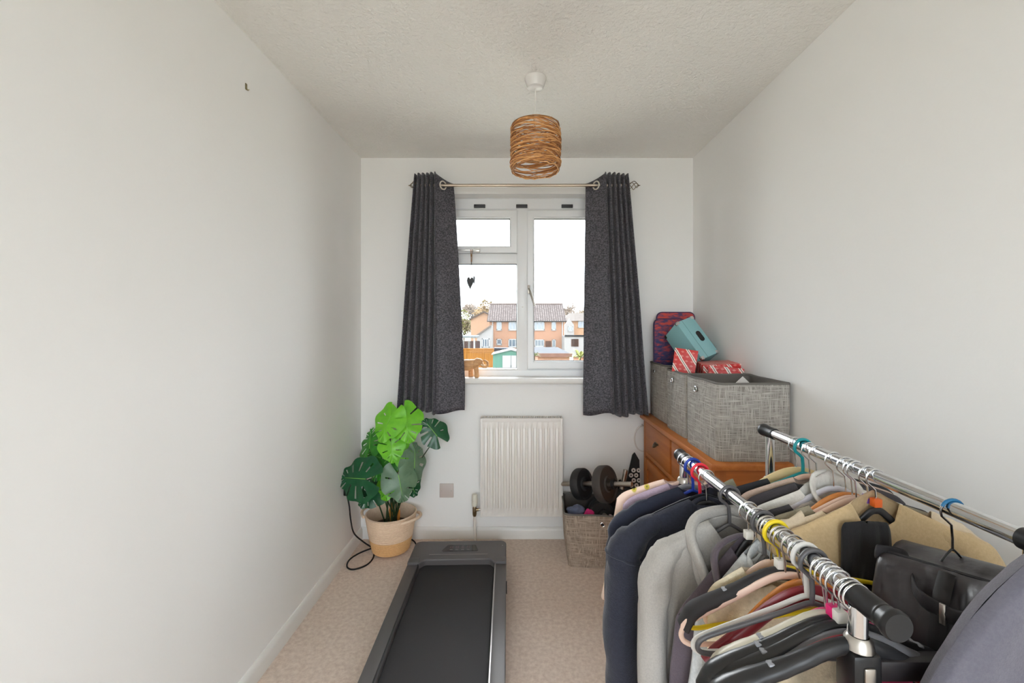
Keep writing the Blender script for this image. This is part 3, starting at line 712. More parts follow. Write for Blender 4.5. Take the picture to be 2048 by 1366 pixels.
# ------------------------------------------------------------------ potted plant
PX, PY = -.745, 2.545
plant = thing('potted_monstera', 'artificial monstera plant in a two-tone rope basket in the corner', 'plant', (PX, PY, 0))
def rope_mat(name, c1, c2):
    return mat(name, c1, .9, var=(90, .5, c2), bump=((60, 60, 420), .5, .002))
M_ROPE1 = rope_mat('cream_rope', (236, 210, 184), (216, 186, 156)); M_ROPE2 = rope_mat('tan_rope', (230, 184, 130), (206, 156, 104))
def coil(z0, z1, rf, step=.0085):
    pr = []; z = z0
    while z < z1 - .0005:
        for q in (0, .25, .5, .75):
            zz = z + q * step; pr.append((rf(zz) + .0034 * math.sin(PI * q), zz))
        z += step
    pr.append((rf(z1), z1)); return pr
def rf(z):
    t = z / .225
    return .098 + .046 * min(1, t) ** .8
ZS = .088
pr = [(0, .003), (.085, .003), (.095, .008)] + coil(.012, ZS, rf)
m = MB().lathe(pr, 48); obj('basket_base', m, M_ROPE2, plant, 60)
pr = coil(ZS, .222, rf) + [(rf(.225) - .006, .226), (rf(.22) - .011, .215), (rf(.1) - .01, .1), (rf(.1) - .01, .09)]
M_ = Matrix.Identity(4)
obj('basket_body', MB().lathe(pr, 48), M_ROPE1, plant, 60)
for sx in (-1, 1):
    pts = []
    for k in range(13):
        t = k / 12; a = (t - .5) * 1.15 + (0 if sx > 0 else PI) - .35
        out = .012 + .034 * math.sin(PI * t); pts.append(((rf(.2) + out) * math.cos(a), (rf(.2) + out) * math.sin(a), .208 + .012 * math.sin(PI * t)))
    obj('handle', MB().tube(pts, .0085, 8), M_ROPE1, plant)
obj('filling', MB().lathe([(0, .155), (.07, .15), (.122, .14)], 32), mat('dark_filling', (84, 66, 50), .95, var=(60, .6)), plant)

def leaf_mesh(L, nslit, seed, cup=.12, width=.62):
    """pinnate leaf with slits; base at origin, tip toward +x, upper face +z"""
    r = random.Random(seed); NS, NT = 44, 9; m = MB()
    for side in (1, -1):
        slits = [(.13 + .72 * (k + .5 + r.uniform(-.18, .18)) / nslit, r.uniform(.28, .45), 1.1 if r.random() < .38 else r.uniform(.7, .85)) for k in range(nslit)]
        rows = []
        for i in range(NS + 1):
            s = i / NS; ang = R(152 * (1 - s) ** 1.35 + 6)
            W = L * width * 1.06 * (.68 + .32 * math.sin(PI * min(1, s * 1.5 + .12))) * (1 - s ** 3.2 * .8)
            base = Vector((L * s * .86, 0, 0)); row = []
            edge = 1 + .05 * math.sin(s * nslit * 6.5)
            for j in range(NT + 1):
                t = j / NT; p = base + Vector((math.cos(ang), side * math.sin(ang), 0)) * W * t * edge
                yy = abs(p.y) / (L * width)
                p.z = -cup * L * yy ** 1.6 + .03 * L * math.sin(s * nslit * 6.28) * t - .16 * L * max(0, p.x / L - .3) ** 2 + .012 * L * (1 - t) 
                row.append(p)
            rows.append(row)
        vs = [p for rw in rows for p in rw]; fs = []
        for i in range(NS):
            sc = (i + .5) / NS
            for j in range(NT):
                t = (j + .5) / NT
                if any(abs(sc - s0) < .0125 and t0 < t < t1 for s0, t0, t1 in slits): continue
                a = i * (NT + 1) + j; fs.append((a, a + 1, a + NT + 2, a + NT + 1) if side < 0 else (a, a + NT + 1, a + NT + 2, a + 1))
        m.add(vs, fs)
    return m
def leaf_mat(name, c1, c2, rough=.38):
    return mat(name, c1, rough, var=(22, .6, c2), bump=((30, 30, 30), .12, .004))
LM = {'b': leaf_mat('bright_leaf', (118, 196, 44), (84, 168, 36)), 'g': leaf_mat('green_leaf', (58, 140, 40), (34, 104, 34)), 'd': leaf_mat('dark_leaf', (24, 88, 50), (14, 62, 38), .32), 'y': leaf_mat('grey_green_leaf', (104, 132, 104), (72, 108, 78))}
M_STEM = mat('plant_stem', (40, 66, 34), .5); M_RIB = mat('leaf_rib', (132, 190, 84), .5)
# px centre, py centre, depth, size m, facing normal (x,y,z), tip direction angle in picture (deg, 0=right, 90=up), colour
leaves = [
 (775, 848, 2.44, .175, (-.25, -.85, .45), -100, 'b', 4), (811, 847, 2.46, .19, (.22, -.85, .5), -75, 'b', 4), (740, 884, 2.50, .155, (-.5, -.7, .5), 118, 'g', 5),
 (866, 862, 2.50, .145, (.35, -.85, .3), 128, 'd', 4), (714, 957, 2.36, .215, (-.3, -.85, .4), 175, 'd', 5), (743, 988, 2.42, .15, (-.1, -.8, .5), -125, 'd', 4),
 (774, 975, 2.40, .125, (-.2, -.9, .2), -100, 'b', 3), (800, 967, 2.39, .175, (.35, -.8, .2), -80, 'y', 3), (829, 920, 2.47, .165, (.75, -.6, .1), 78, 'y', 4),
 (824, 970, 2.46, .12, (.6, -.7, .2), -70, 'd', 4), (765, 932, 2.43, .15, (-.15, -.75, .55), -110, 'g', 5), (812, 902, 2.46, .13, (.5, -.75, .3), 80, 'b', 4),
 (783, 897, 2.42, .135, (.05, -.9, .35), -80, 'b', 4), (752, 912, 2.47, .14, (-.4, -.8, .4), 160, 'g', 4), (793, 918, 2.47, .12, (.1, -.9, .3), -95, 'b', 3)]
root_r = random.Random(3)
for k, (px, py, D, L, nrm, ta, cc, ns) in enumerate(leaves):
    c = P(px, py, D) - Vector((PX, PY, 0)); n = Vector(nrm).normalized()
    tip = Vector((math.cos(R(ta)), 0, math.sin(R(ta)))); tip = (tip - n * tip.dot(n)).normalized(); sd = n.cross(tip)
    L *= .9
    base = c - tip * L * .3
    Mx = Matrix((( tip.x, sd.x, n.x, base.x), (tip.y, sd.y, n.y, base.y), (tip.z, sd.z, n.z, base.z), (0, 0, 0, 1)))
    mm = leaf_mesh(L, ns, k * 7 + 1)
    lf = obj('leaf', MB().add(mm.v, mm.f, Mx), LM[cc], plant, 180)
    rib = [Mx @ Vector((L * .86 * t, 0, .014 * L - .16 * L * max(0, .86 * t - .3) ** 2)) for t in (0, .3, .6, .85)]
    obj('midrib', MB().tube(rib, [.0022, .0018, .0013, .0007], 5), M_RIB, lf)
    b0 = Vector((root_r.uniform(-.045, .045), root_r.uniform(-.045, .03), .15)); mid = (b0 + base) / 2 + Vector((0, .02, .03)); mid.x = b0.x * .55 + base.x * .45
    pts = [(1 - t) ** 2 * b0 + 2 * t * (1 - t) * mid + t * t * base for t in [q / 8 for q in range(9)]]
    obj('stem', MB().tube(pts, [.0038] * 6 + [.003, .0026, .0024], 6), M_STEM, lf)
m = MB(); m.tube([(.0, -.01, .15), (.004, -.012, .24), (.012, -.015, .29)], [.011, .013, .004], 8); m.tube([(.04, .0, .15), (.045, -.004, .21), (.05, -.004, .24)], [.008, .009, .003], 8)
m.sphere((-.035, -.045, .158), (.014, .012, .012), 2); obj('orange_husks', m, mat('orange_husk', (206, 130, 52), .7, var=(40, .5)), plant)

# ------------------------------------------------------------------ power cable
cab = thing('power_cable', 'black power cable looping on the carpet beside the rope basket', 'cable')
pts = [(XL + .012, 2.44, .37), (XL + .026, 2.44, .30), (XL + .03, 2.45, .22), (XL + .045, 2.46, .14), (XL + .085, 2.50, .07), (XL + .13, 2.52, .022), (XL + .155, 2.46, .006), (XL + .145, 2.38, .005), (XL + .09, 2.335, .005), (XL + .045, 2.36, .005), (XL + .03, 2.43, .005), (XL + .06, 2.50, .006), (XL + .12, 2.545, .012), (XL + .17, 2.575, .006), (XL + .22, 2.655, .005), (PX + .08, 2.67, .005), (PX + .14, 2.58, .005), (PX + .15, 2.43, .005), (-.56, 2.33, .02)]
def crom(p, n=8):
    p = [Vector(q) for q in p]; out = []
    for i in range(len(p) - 1):
        a, b, c, d = p[max(i - 1, 0)], p[i], p[i + 1], p[min(i + 2, len(p) - 1)]
        for k in range(n):
            t = k / n; out.append(.5 * ((2 * b) + (c - a) * t + (2 * a - 5 * b + 4 * c - d) * t * t + (3 * b - a - 3 * c + d) * t ** 3))
    return out + [p[-1]]
obj('cord', MB().tube(crom(pts), .0042, 8), mat('black_rubber', (24, 23, 24), .5), cab)
obj('plug', MB().box((XL, 2.418, .365), (XL + .03, 2.462, .415), .006), mat('black_rubber', (24, 23, 24)), cab)

# ------------------------------------------------------------------ walking-pad treadmill
TW, TL = .500, 1.32
tm = thing('treadmill', 'low dark grey walking-pad treadmill lying on the carpet', 'treadmill', (-.318, 2.425, 0), (0, 0, R(1.4)))
M_TMG = mat('treadmill_grey', (88, 84, 84), .42, bump=(400, .08, .001)); M_TMB = mat('treadmill_belt', (46, 44, 46), .75, var=(500, .3, (60, 58, 60)), bump=(600, .3, .001)); M_TMD = mat('treadmill_black', (30, 29, 31), .4)
w2 = TW / 2; ZT = .115; ch = .225
def rrect(x0, x1, y0, y1, r, which=(1, 1, 1, 1), n=6):
    out = []
    for q, (cx, cy, a0) in enumerate(((x1 - r, y1 - r, 0), (x0 + r, y1 - r, 90), (x0 + r, y0 + r, 180), (x1 - r, y0 + r, 270))):
        if which[q]: out += [(cx + r * math.cos(R(a0 + 90 * k / n)), cy + r * math.sin(R(a0 + 90 * k / n))) for k in range(n + 1)]
        else: out.append(((x1, x0, x0, x1)[q], (y1, y1, y0, y0)[q]))
    return out
def zprism(poly, z0, z1):
    n = len(poly); return MB().add([(x, y, z0) for x, y in poly] + [(x, y, z1) for x, y in poly], [tuple(range(n)), tuple(range(2 * n - 1, n - 1, -1))] + [(k, (k + 1) % n, n + (k + 1) % n, n + k) for k in range(n)])
bi = w2 - .062
cov = [(w2, -ch), (w2, -.035)] + [(w2 - .035 + .035 * math.cos(R(a)), -.035 + .035 * math.sin(R(a))) for a in range(15, 90, 15)] + [(w2 - .035, 0), (-w2 + .035, 0)] + [(-w2 + .035 + .035 * math.cos(R(a)), -.035 + .035 * math.sin(R(a))) for a in range(105, 180, 15)] + [(-w2, -.035), (-w2, -ch), (-bi - .002, -ch), (-bi + .018, -ch + .028), (-bi + .03, -ch + .034), (bi - .03, -ch + .034), (bi - .018, -ch + .028), (bi + .002, -ch)]
co = obj('motor_cover', zprism(cov, .03, ZT), M_TMG, tm, 30)
bv = co.modifiers.new('edge', 'BEVEL'); bv.width = .006; bv.segments = 3; bv.limit_method = 'ANGLE'; bv.angle_limit = R(50)
sl = MB(); sl.add([(-bi + .028, -ch + .036, .097), (bi - .028, -ch + .036, .097), (bi - .036, -ch + .08, ZT + .0015), (-bi + .036, -ch + .08, ZT + .0015)], [(0, 1, 2, 3)])
obj('bevelled_lip', sl, mat('treadmill_lip', (124, 118, 116), .35), co, 0)
dp = [(-.085, -.115), (.095, -.115), (.1, -.105), (.085, -.055), (.078, -.05), (-.062, -.05), (-.07, -.055), (-.092, -.105)]
ds = obj('display', zprism(dp, ZT - .004, ZT + .0015), mat('display_glass', (34, 31, 33), .12), co, 0)
m = MB()
for k in range(4):
    x = -.052 + k * .03
    for a in ((0, 0, .014, .0016), (0, .0105, .014, .0016), (0, .021, .014, .0016), (0, 0, .0016, .021), (.0135, 0, .0016, .021)):
        m.box((x + a[0], -.085 + a[1], ZT + .0014), (x + a[0] + a[2], -.085 + a[1] + a[3], ZT + .0018))
obj('digits', m, mat('dim_segments', (112, 84, 84), .5), ds, 0)
m = MB()
for k in range(4): m.box((-.052 + k * .03, -.1015, ZT + .0014), (-.052 + k * .03 + .016, -.0985, ZT + .0018))
obj('captions', m, mat('grey_print', (150, 142, 138), .6), ds, 0)
for s in (-1, 1):
    obj('end_bracket', MB().box((s * w2 - (.055 if s > 0 else -.001), -ch - .001, .035), (s * w2 + (.001 if s < 0 else -.0) + (.055 if s < 0 else .001), -ch + .05, ZT + .003), .004), M_TMG, tm)
    xa_, xb_ = sorted((s * w2, s * (bi + .002)))
    rl = MB().box((xa_, -TL, .02), (xb_, -ch - .002, ZT - .008), .005); ro = obj('side_rail', rl, M_TMG, tm)
    xi = s * (bi + .004); obj('rail_trim', MB().box((min(xi, xi + s * .006), -TL, ZT - .012), (max(xi, xi + s * .006), -ch - .003, ZT - .004), .001), mat('rail_trim_silver', (176, 172, 172), .3, .8) if s > 0 else M_TMD, ro)
obj('belt', MB().box((-bi - .001, -TL + .02, .06), (bi + .001, -ch + .05, .084), .004), M_TMB, tm)
obj('base_pan', MB().box((-bi, -TL + .01, .018), (bi, -.04, .058), .004), M_TMD, tm)
for s in (-1, 1):
    for y in (-.12, -TL + .1): obj('foot', MB().cyl((s * (w2 - .04), y, 0), (s * (w2 - .04), y, .035), .02, n=14), M_TMD, tm)
    obj('transport_wheel', MB().cyl((s * (w2 + .004), -.30, .03), (s * (w2 - .01), -.30, .03), .028, n=20), M_TMD, tm)
m = MB(); r_ = random.Random(9)
for x, y in ((w2 - .02, -.06), (w2 - .02, -.2)): m.sphere((x, y, ZT + .001), (.003, .003, .0012), 1)
obj('screw', m, M_CHROME, co)

# ------------------------------------------------------------------ dresser
DZT = .781; dx0, dx1, dy0, dy1 = .739, 1.058, 1.666, 2.655
M_OAK = wood_mat('oak_lengthwise', (196, 122, 58), (168, 92, 38), 1, .55); M_OAKV = wood_mat('oak_upright', (190, 116, 54), (160, 86, 34), 2, .55); M_OAKX = wood_mat('oak_crosswise', (196, 118, 56), (160, 84, 34), 0, .55)
dr = thing('oak_sideboard', 'oak sideboard with drawers and cupboard doors against the right wall', 'sideboard', (0, 0, 0))
bx0 = dx0 + .022; by0 = dy0 + .022; by1 = dy1 - .01
obj('top', MB().box((dx0, dy0, DZT - .028), (dx1, dy1, DZT), .006), M_OAK, dr)
obj('carcass', MB().box((bx0 + .012, by0 + .01, .07), (dx1 - .008, by1 - .006, DZT - .029), .002), M_OAKV, dr)
for y in (by0, by1 - .05):
    obj('corner_post', MB().box((bx0, y, 0), (bx0 + .045, y + .05, DZT - .03), .003), M_OAKV, dr)
    obj('corner_post', MB().box((dx1 - .05, y, 0), (dx1 - .005, y + .05, DZT - .03), .003), M_OAKV, dr)
obj('end_panel_rail', MB().box((bx0 + .044, by0 + .003, DZT - .10), (dx1 - .045, by0 + .014, DZT - .03), .002), M_OAKX, dr)
obj('plinth_rail', MB().box((bx0, by0 + .04, .06), (bx0 + .02, by1 - .04, .11), .002), M_OAK, dr)
ym = (by0 + by1) / 2; zd0, zd1 = DZT - .215, DZT - .04
obj('drawer_rail', MB().box((bx0, by0 + .04, zd0 - .028), (bx0 + .02, by1 - .04, zd0 - .004), .002), M_OAK, dr)
for ya, yb in ((by0 + .053, ym - .012), (ym + .012, by1 - .053)):
    d = obj('drawer', MB().box((bx0 - .004, ya, zd0), (bx0 + .03, yb, zd1), .003), M_OAK, dr)
    yc, zc = (ya + yb) / 2, (zd0 + zd1) / 2
    hm = MB(); rows = []
    for i in range(9):
        a = PI * i / 8; row = []
        for j in range(5):
            b = PI / 2 * j / 4; row.append((bx0 - .004 - .022 * math.sin(b) * math.sin(a) - .001, yc - .026 * math.cos(a), zc + .013 - .026 * (1 - math.cos(b)) * .9 * math.sin(a) ** .6 + (.002)))
        rows.append(row)
    hm.grid(rows); hm.box((bx0 - .006, yc - .03, zc + .008), (bx0 - .004, yc + .03, zc + .018), .001)
    ho = obj('cup_handle', hm, mat('antique_pewter', (120, 104, 86), .3, 1), d, 60)
    so = ho.modifiers.new('t', 'SOLIDIFY'); so.thickness = .0018
    dd = obj('door', MB().box((bx0 - .004, ya, .115), (bx0 + .016, yb, zd0 - .032), .003), M_OAKV, dr)
    t = .055
    for y_ in (ya, yb - t): obj('stile', MB().box((bx0 - .012, y_, .115), (bx0 - .003, y_ + t, zd0 - .032), .002), M_OAKV, dd)
    for z_ in (.115, zd0 - .032 - t): obj('rail', MB().box((bx0 - .0118, ya + t, z_), (bx0 - .003, yb - t, z_ + t), .002), M_OAK, dd)
    yk = yb - .03 if ya < ym - .1 else ya + .03
    obj('knob', MB().sphere((bx0 - .022, yk, .4), .012), mat('antique_pewter', (120, 104, 86)), dd)
for z in (.45, .18): obj('hinge', MB().box((bx0 - .008, by1 - .058, z), (bx0 - .002, by1 - .052, z + .05)), mat('dark_iron', (60, 44, 30), .5, .6), dr, 0)

# ------------------------------------------------------------------ fabric storage boxes
M_SLUB = slub_mat('grey_slub_fabric', (128, 123, 117), (190, 185, 178)); M_SLUB2 = slub_mat('taupe_slub_fabric', (134, 120, 108), (196, 180, 164), .8)
M_LINE = mat('grey_lining', (112, 107, 102), .95, var=(200, .2)); M_TRIM = mat('grey_binding', (108, 104, 100), .9)
def fabric_box(label, x0, x1, y0, y1, z0, h, seed, bulge=.01, taper=0, yaw=0, fab=None, eyelets=(), inner=None, group='grey fabric storage boxes'):
    fab = fab or M_SLUB
    cx, cy = (x0 + x1) / 2, (y0 + y1) / 2; a, b = (x1 - x0) / 2, (y1 - y0) / 2
    t = thing('fabric_storage_box', label, 'storage box', (cx, cy, z0), (0, 0, yaw), group)
    def ring(zf, inset, n=14, jit=1):
        tp = 1 - taper * (1 - zf) ; r = .022
        A, B = (a - inset) * tp, (b - inset) * tp; out = []
        for q, (sx, sy) in enumerate(((1, 1), (-1, 1), (-1, -1), (1, -1))):
            for k in range(5):
                an = PI / 2 * q + PI / 2 * k / 4; out.append((sx * (A - r) + r * math.cos(an), sy * (B - r) + r * math.sin(an)))
            nx = ((-1, 1), (-1, -1), (1, -1), (1, 1))[q]
            pa = out[-1]; an = PI / 2 * (q + 1); pb = (nx[0] * (A - r) + r * math.cos(an), nx[1] * (B - r) + r * math.sin(an))
            for k in range(1, n):
                f = k / n; bl = bulge * math.sin(PI * f) * math.sin(PI * min(1, zf * .9 + .1)) ; d = (math.cos(an), math.sin(an))
                wv = .004 * noise.noise(Vector((f * 3 + q * 5, zf * 3, seed))) * jit
                out.append((pa[0] + (pb[0] - pa[0]) * f + d[0] * (bl + wv), pa[1] + (pb[1] - pa[1]) * f + d[1] * (bl + wv)))
        return out
    NZ = 10; rows = []
    for k in range(NZ + 1): zf = k / NZ; rows.append([(x, y, zf * h + (.004 * noise.noise(Vector((x * 9, y * 9, seed))) if k == NZ else 0)) for x, y in ring(zf, 0)])
    m = MB().grid(rows, True); n = len(rows[0]); m.add(rows[0], [tuple(range(n - 1, -1, -1))]); obj('outer_fabric', m, fab, t, 60)
    rows2 = [[(x, y, z - .001) for x, y, z in rows[-1]]]
    for k in range(NZ, -1, -2): zf = k / NZ; rows2.append([(x, y, max(.012, zf * h - .002)) for x, y in ring(zf, .006)])
    m = MB().grid(rows2[1:], True); m.add(rows2[-1], [tuple(range(n))]); obj('lining', m, M_LINE, t, 60)
    obj('rim_binding', MB().tube([((p[0]) * .988, (p[1]) * .988, p[2]) for p in rows[-1]], .0052, 6, closed=True), M_TRIM, t)
    for (fx_, fy_, ex) in eyelets:
        rot = {'l': (0, 0, R(-90)), 'f': (0, 0, 0)}[ex]
        lc = (-a * (1 - taper * .15) - bulge * .75 - .002, fy_, h * .85) if ex == 'l' else (fx_, -b * (1 - taper * .15) - bulge * .8 - .002, h * .85)
        e = MB().tube([(.011 * math.cos(q), 0, .011 * math.sin(q)) for q in [2 * PI * k / 20 for k in range(20)]], .0032, 8, closed=True)
        eo = obj('eyelet', e, M_CHROME, t, loc=lc, rot=rot)
        obj('eyelet_hole', MB().cyl((0, -.001, 0), (0, .004, 0), .009, n=16), mat('dark_hole', (40, 36, 34), .9), eo)
    return t
fabric_box('nearest grey fabric storage box on the oak sideboard', .7745, 1.066, 1.693, 2.012, DZT + .001, .302, 1, eyelets=((0, .03, 'l'),))
fabric_box('middle grey fabric storage box holding red striped gift boxes', .782, 1.066, 2.035, 2.305, DZT + .001, .302, 2, eyelets=((0, .02, 'l'),))
fabric_box('farthest grey fabric storage box on sideboard, in the corner', .800, 1.064, 2.335, 2.655, DZT + .001, .312, 3, eyelets=((0, .04, 'l'),))
wc = thing('white_card', 'corner of a white card sticking up inside the nearest storage box', 'card', (.965, 1.86, .80))
obj('sheet', MB().prism([(-.11, 0), (.11, 0), (.10, .20), (.005, .293), (-.10, .2)], 0, .003), mat('white_card', (236, 234, 230), .7), wc, 0, rot=(R(-4), 0, 0))

# gift boxes
def gift_mat():
    m = mat('red_gift_paper', (206, 62, 60), .45); nt, b = nodes_of(m); tc = new(nt, 'ShaderNodeTexCoord')
    sp = new(nt, 'ShaderNodeSeparateXYZ'); nt.links.new(tc.outputs['Object'], sp.inputs[0])
    def math_(op, a, b_=None):
        n = new(nt, 'ShaderNodeMath', operation=op)
        for i, q in enumerate((a, b_)):
            if q is None: continue
            if isinstance(q, (int, float)): n.inputs[i].default_value = q
            else: nt.links.new(q, n.inputs[i])
        return n.outputs[0]
    u = math_('ADD', sp.outputs[0], sp.outputs[1]); v = sp.outputs[2]
    v2 = math_('ADD', v, math_('MULTIPLY', sp.outputs[1], .6))
    d = math_('FRACT', math_('MULTIPLY', math_('ADD', math_('MULTIPLY', u, 1.25), v2), 13.0))
    s1 = math_('LESS_THAN', math_('ABSOLUTE', math_('SUBTRACT', d, .40)), .05); s2 = math_('LESS_THAN', math_('ABSOLUTE', math_('SUBTRACT', d, .56)), .05); dk = math_('LESS_THAN', math_('ABSOLUTE', math_('SUBTRACT', d, .48)), .025)
    bu = math_('ABSOLUTE', math_('SUBTRACT', math_('FRACT', math_('MULTIPLY', u, 40.0)), .5)); bv_ = math_('ABSOLUTE', math_('SUBTRACT', math_('FRACT', math_('MULTIPLY', v2, 46.0)), .5))
    bl = math_('MULTIPLY', math_('LESS_THAN', math_('ADD', math_('MULTIPLY', bu, 1.0), math_('MULTIPLY', bv_, 1.4)), .36), .45)
    st = math_('MAXIMUM', s1, s2)
    m1 = new(nt, 'ShaderNodeMix', data_type='RGBA'); m1.inputs[6].default_value = (*lin((206, 58, 56)), 1); m1.inputs[7].default_value = (*lin((240, 170, 160)), 1); nt.links.new(bl, m1.inputs[0])
    m2 = new(nt, 'ShaderNodeMix', data_type='RGBA'); m2.inputs[7].default_value = (*lin((246, 232, 224)), 1); nt.links.new(st, m2.inputs[0]); nt.links.new(m1.outputs[2], m2.inputs[6])
    m3 = new(nt, 'ShaderNodeMix', data_type='RGBA'); m3.inputs[7].default_value = (*lin((60, 30, 30)), 1); nt.links.new(dk, m3.inputs[0]); nt.links.new(m2.outputs[2], m3.inputs[6])
    nt.links.new(m3.outputs[2], b.inputs['Base Color']); return m
M_GIFT = gift_mat()
def gift(label, c, size, rot):
    g = thing('gift_box', label, 'gift box', c, rot, 'red striped gift boxes'); x, y, z = size
    obj('box', MB().box((-x / 2, -y / 2, 0), (x / 2, y / 2, z), .0015), M_GIFT, g, 30)
    obj('lid_edge', MB().box((-x / 2 - .001, -y / 2 - .001, z * .62), (x / 2 + .001, y / 2 + .001, z + .001), .0015), M_GIFT, g, 30)
p = P(1362, 742, 2.12); gift('red striped gift box standing tilted at the front of the middle box', (.832, 2.2, 1.070), (.108, .09, .118), (R(-12), R(8), R(-22)))
p = P(1425, 742, 2.19); gift('flat red striped gift box lying under the turquoise case', (p.x + .035, 2.19, 1.072), (.185, .13, .055), (R(4), R(-3), R(-8)))
p = P(1450, 742, 2.10); gift('red striped gift box lying nearest the right wall', (p.x - .005, 2.095, 1.062), (.15, .09, .05), (R(-6), R(5), R(-20)))

# turquoise case
e1 = Vector((.89, .29, .315)).normalized(); e2 = Vector((.42, -.42, -.80)); e2 = (e2 - e1 * e1.dot(e2)).normalized(); e3 = e1.cross(e2); e3 = e3 if e3.y > 0 else -e3
o0 = P(1352, 645, 2.34); Mc = Matrix(((e1.x, e2.x, e3.x, o0.x), (e1.y, e2.y, e3.y, o0.y), (e1.z, e2.z, e3.z, o0.z), (0, 0, 0, 1)))
cs = thing('turquoise_case', 'turquoise box case with metal corners and black recessed handle', 'case'); cs.matrix_world = Mc
A, B, Cc = .112, .238, .16
M_TQ = mat('turquoise_vinyl', (138, 186, 190), .5, bump=(250, .15, .001)); M_TQS = M_TQ
obj('body', MB().box((0, 0, 0), (A, B, Cc), .004), M_TQ, cs)
obj('seam', MB().box((.036, -.0006, -.0006), (.0375, B + .0006, Cc + .0006)), mat('seam_shadow_grey', (90, 124, 128), .8), cs, 0)
hd = MB(); pts = rrect(.062, .088, B * .37, B * .37 + .062, .0129); hd.add([(x, y, -.003) for x, y in pts] + [(x, y, .004) for x, y in pts], [tuple(range(len(pts)))] + [(k, (k + 1) % len(pts), len(pts) + (k + 1) % len(pts), len(pts) + k) for k in range(len(pts))])
obj('recessed_handle', hd, M_BLACKPL, cs, 0)
for x in (0, A):
    for y in (0, B):
        for z in (0, Cc):
            obj('metal_corner', MB().box((x - .018 if x else -.003, y - .018 if y else -.003, z - .018 if z else -.003), (x + .003 if x else .018, y + .003 if y else .018, z + .003 if z else .018), .006), M_CHROME if z == 0 else mat('black_corner', (30, 28, 28), .5), cs)

# patterned mats standing in the far box
def pattern_mat():
    m = mat('red_blue_pattern', (60, 66, 110), .7); nt, b = nodes_of(m); tc = new(nt, 'ShaderNodeTexCoord')
    mp = new(nt, 'ShaderNodeMapping'); mp.inputs['Scale'].default_value = (22, 22, 60); nt.links.new(tc.outputs['Object'], mp.inputs[0])
    n = new(nt, 'ShaderNodeTexNoise', Scale=1.0, Detail=4.0, Roughness=.7); nt.links.new(mp.outputs[0], n.inputs['Vector'])
    sp = new(nt, 'ShaderNodeSeparateXYZ'); nt.links.new(tc.outputs['Object'], sp.inputs[0])
    n2 = new(nt, 'ShaderNodeMath', operation='MULTIPLY_ADD'); n2.inputs[1].default_value = .55; n2.inputs[2].default_value = -.26; nt.links.new(sp.outputs[2], n2.inputs[0])
    ad = new(nt, 'ShaderNodeMath', operation='ADD'); nt.links.new(n.outputs['Fac'], ad.inputs[0]); nt.links.new(n2.outputs[0], ad.inputs[1])
    cr = new(nt, 'ShaderNodeValToRGB'); e = cr.color_ramp.elements; e[0].position = .38; e[0].color = (*lin((50, 58, 104)), 1); e[1].position = .62; e[1].color = (*lin((206, 74, 60)), 1)
    k = cr.color_ramp.elements.new(.5); k.color = (*lin((120, 66, 92)), 1)
    nt.links.new(ad.outputs[0], cr.inputs[0]); nt.links.new(cr.outputs[0], b.inputs['Base Color']); return m
M_PAT = pattern_mat()
for lab, x0, x1, y, zt_, th, rt in (('red and navy patterned mat standing at the back of the corner box', .838, 1.062, 2.632, 1.392, .012, 0), ('smaller navy and red patterned mat standing in front of its twin', .812, 1.0, 2.602, 1.352, .012, 1)):
    t = thing('patterned_mat', lab, 'mat', ((x0 + x1) / 2, y, .80), (0, 0, 0), 'patterned mats in the corner box')
    pts = rrect(-(x1 - x0) / 2, (x1 - x0) / 2, 0, zt_ - .80, .03, (1, 1, 0, 0))
    obj('panel', MB().prism(pts, -th / 2, th / 2), M_PAT, t, 30)
    ed = MB().tube([(x, 0, z) for x, z in pts], .0065, 6, closed=True); obj('bound_edge', ed, mat('navy_binding', (62, 48, 84), .8), t)

# clear hose loop hanging by the sideboard
hs = thing('clear_hose', 'faint clear plastic hose loop hanging on the wall beside the sideboard', 'hose', (.765, 2.676, .62))
obj('loop', MB().tube([(0.052 * math.cos(a), 0, .078 * math.sin(a)) for a in [2 * PI * k / 40 for k in range(40)]], .0045, 8, closed=True), mat('clear_vinyl', (222, 217, 212), .35), hs)
obj('nail', MB().cyl((0, -.008, 0.082), (0, .02, 0.082), .003, n=8), M_STEEL, hs)

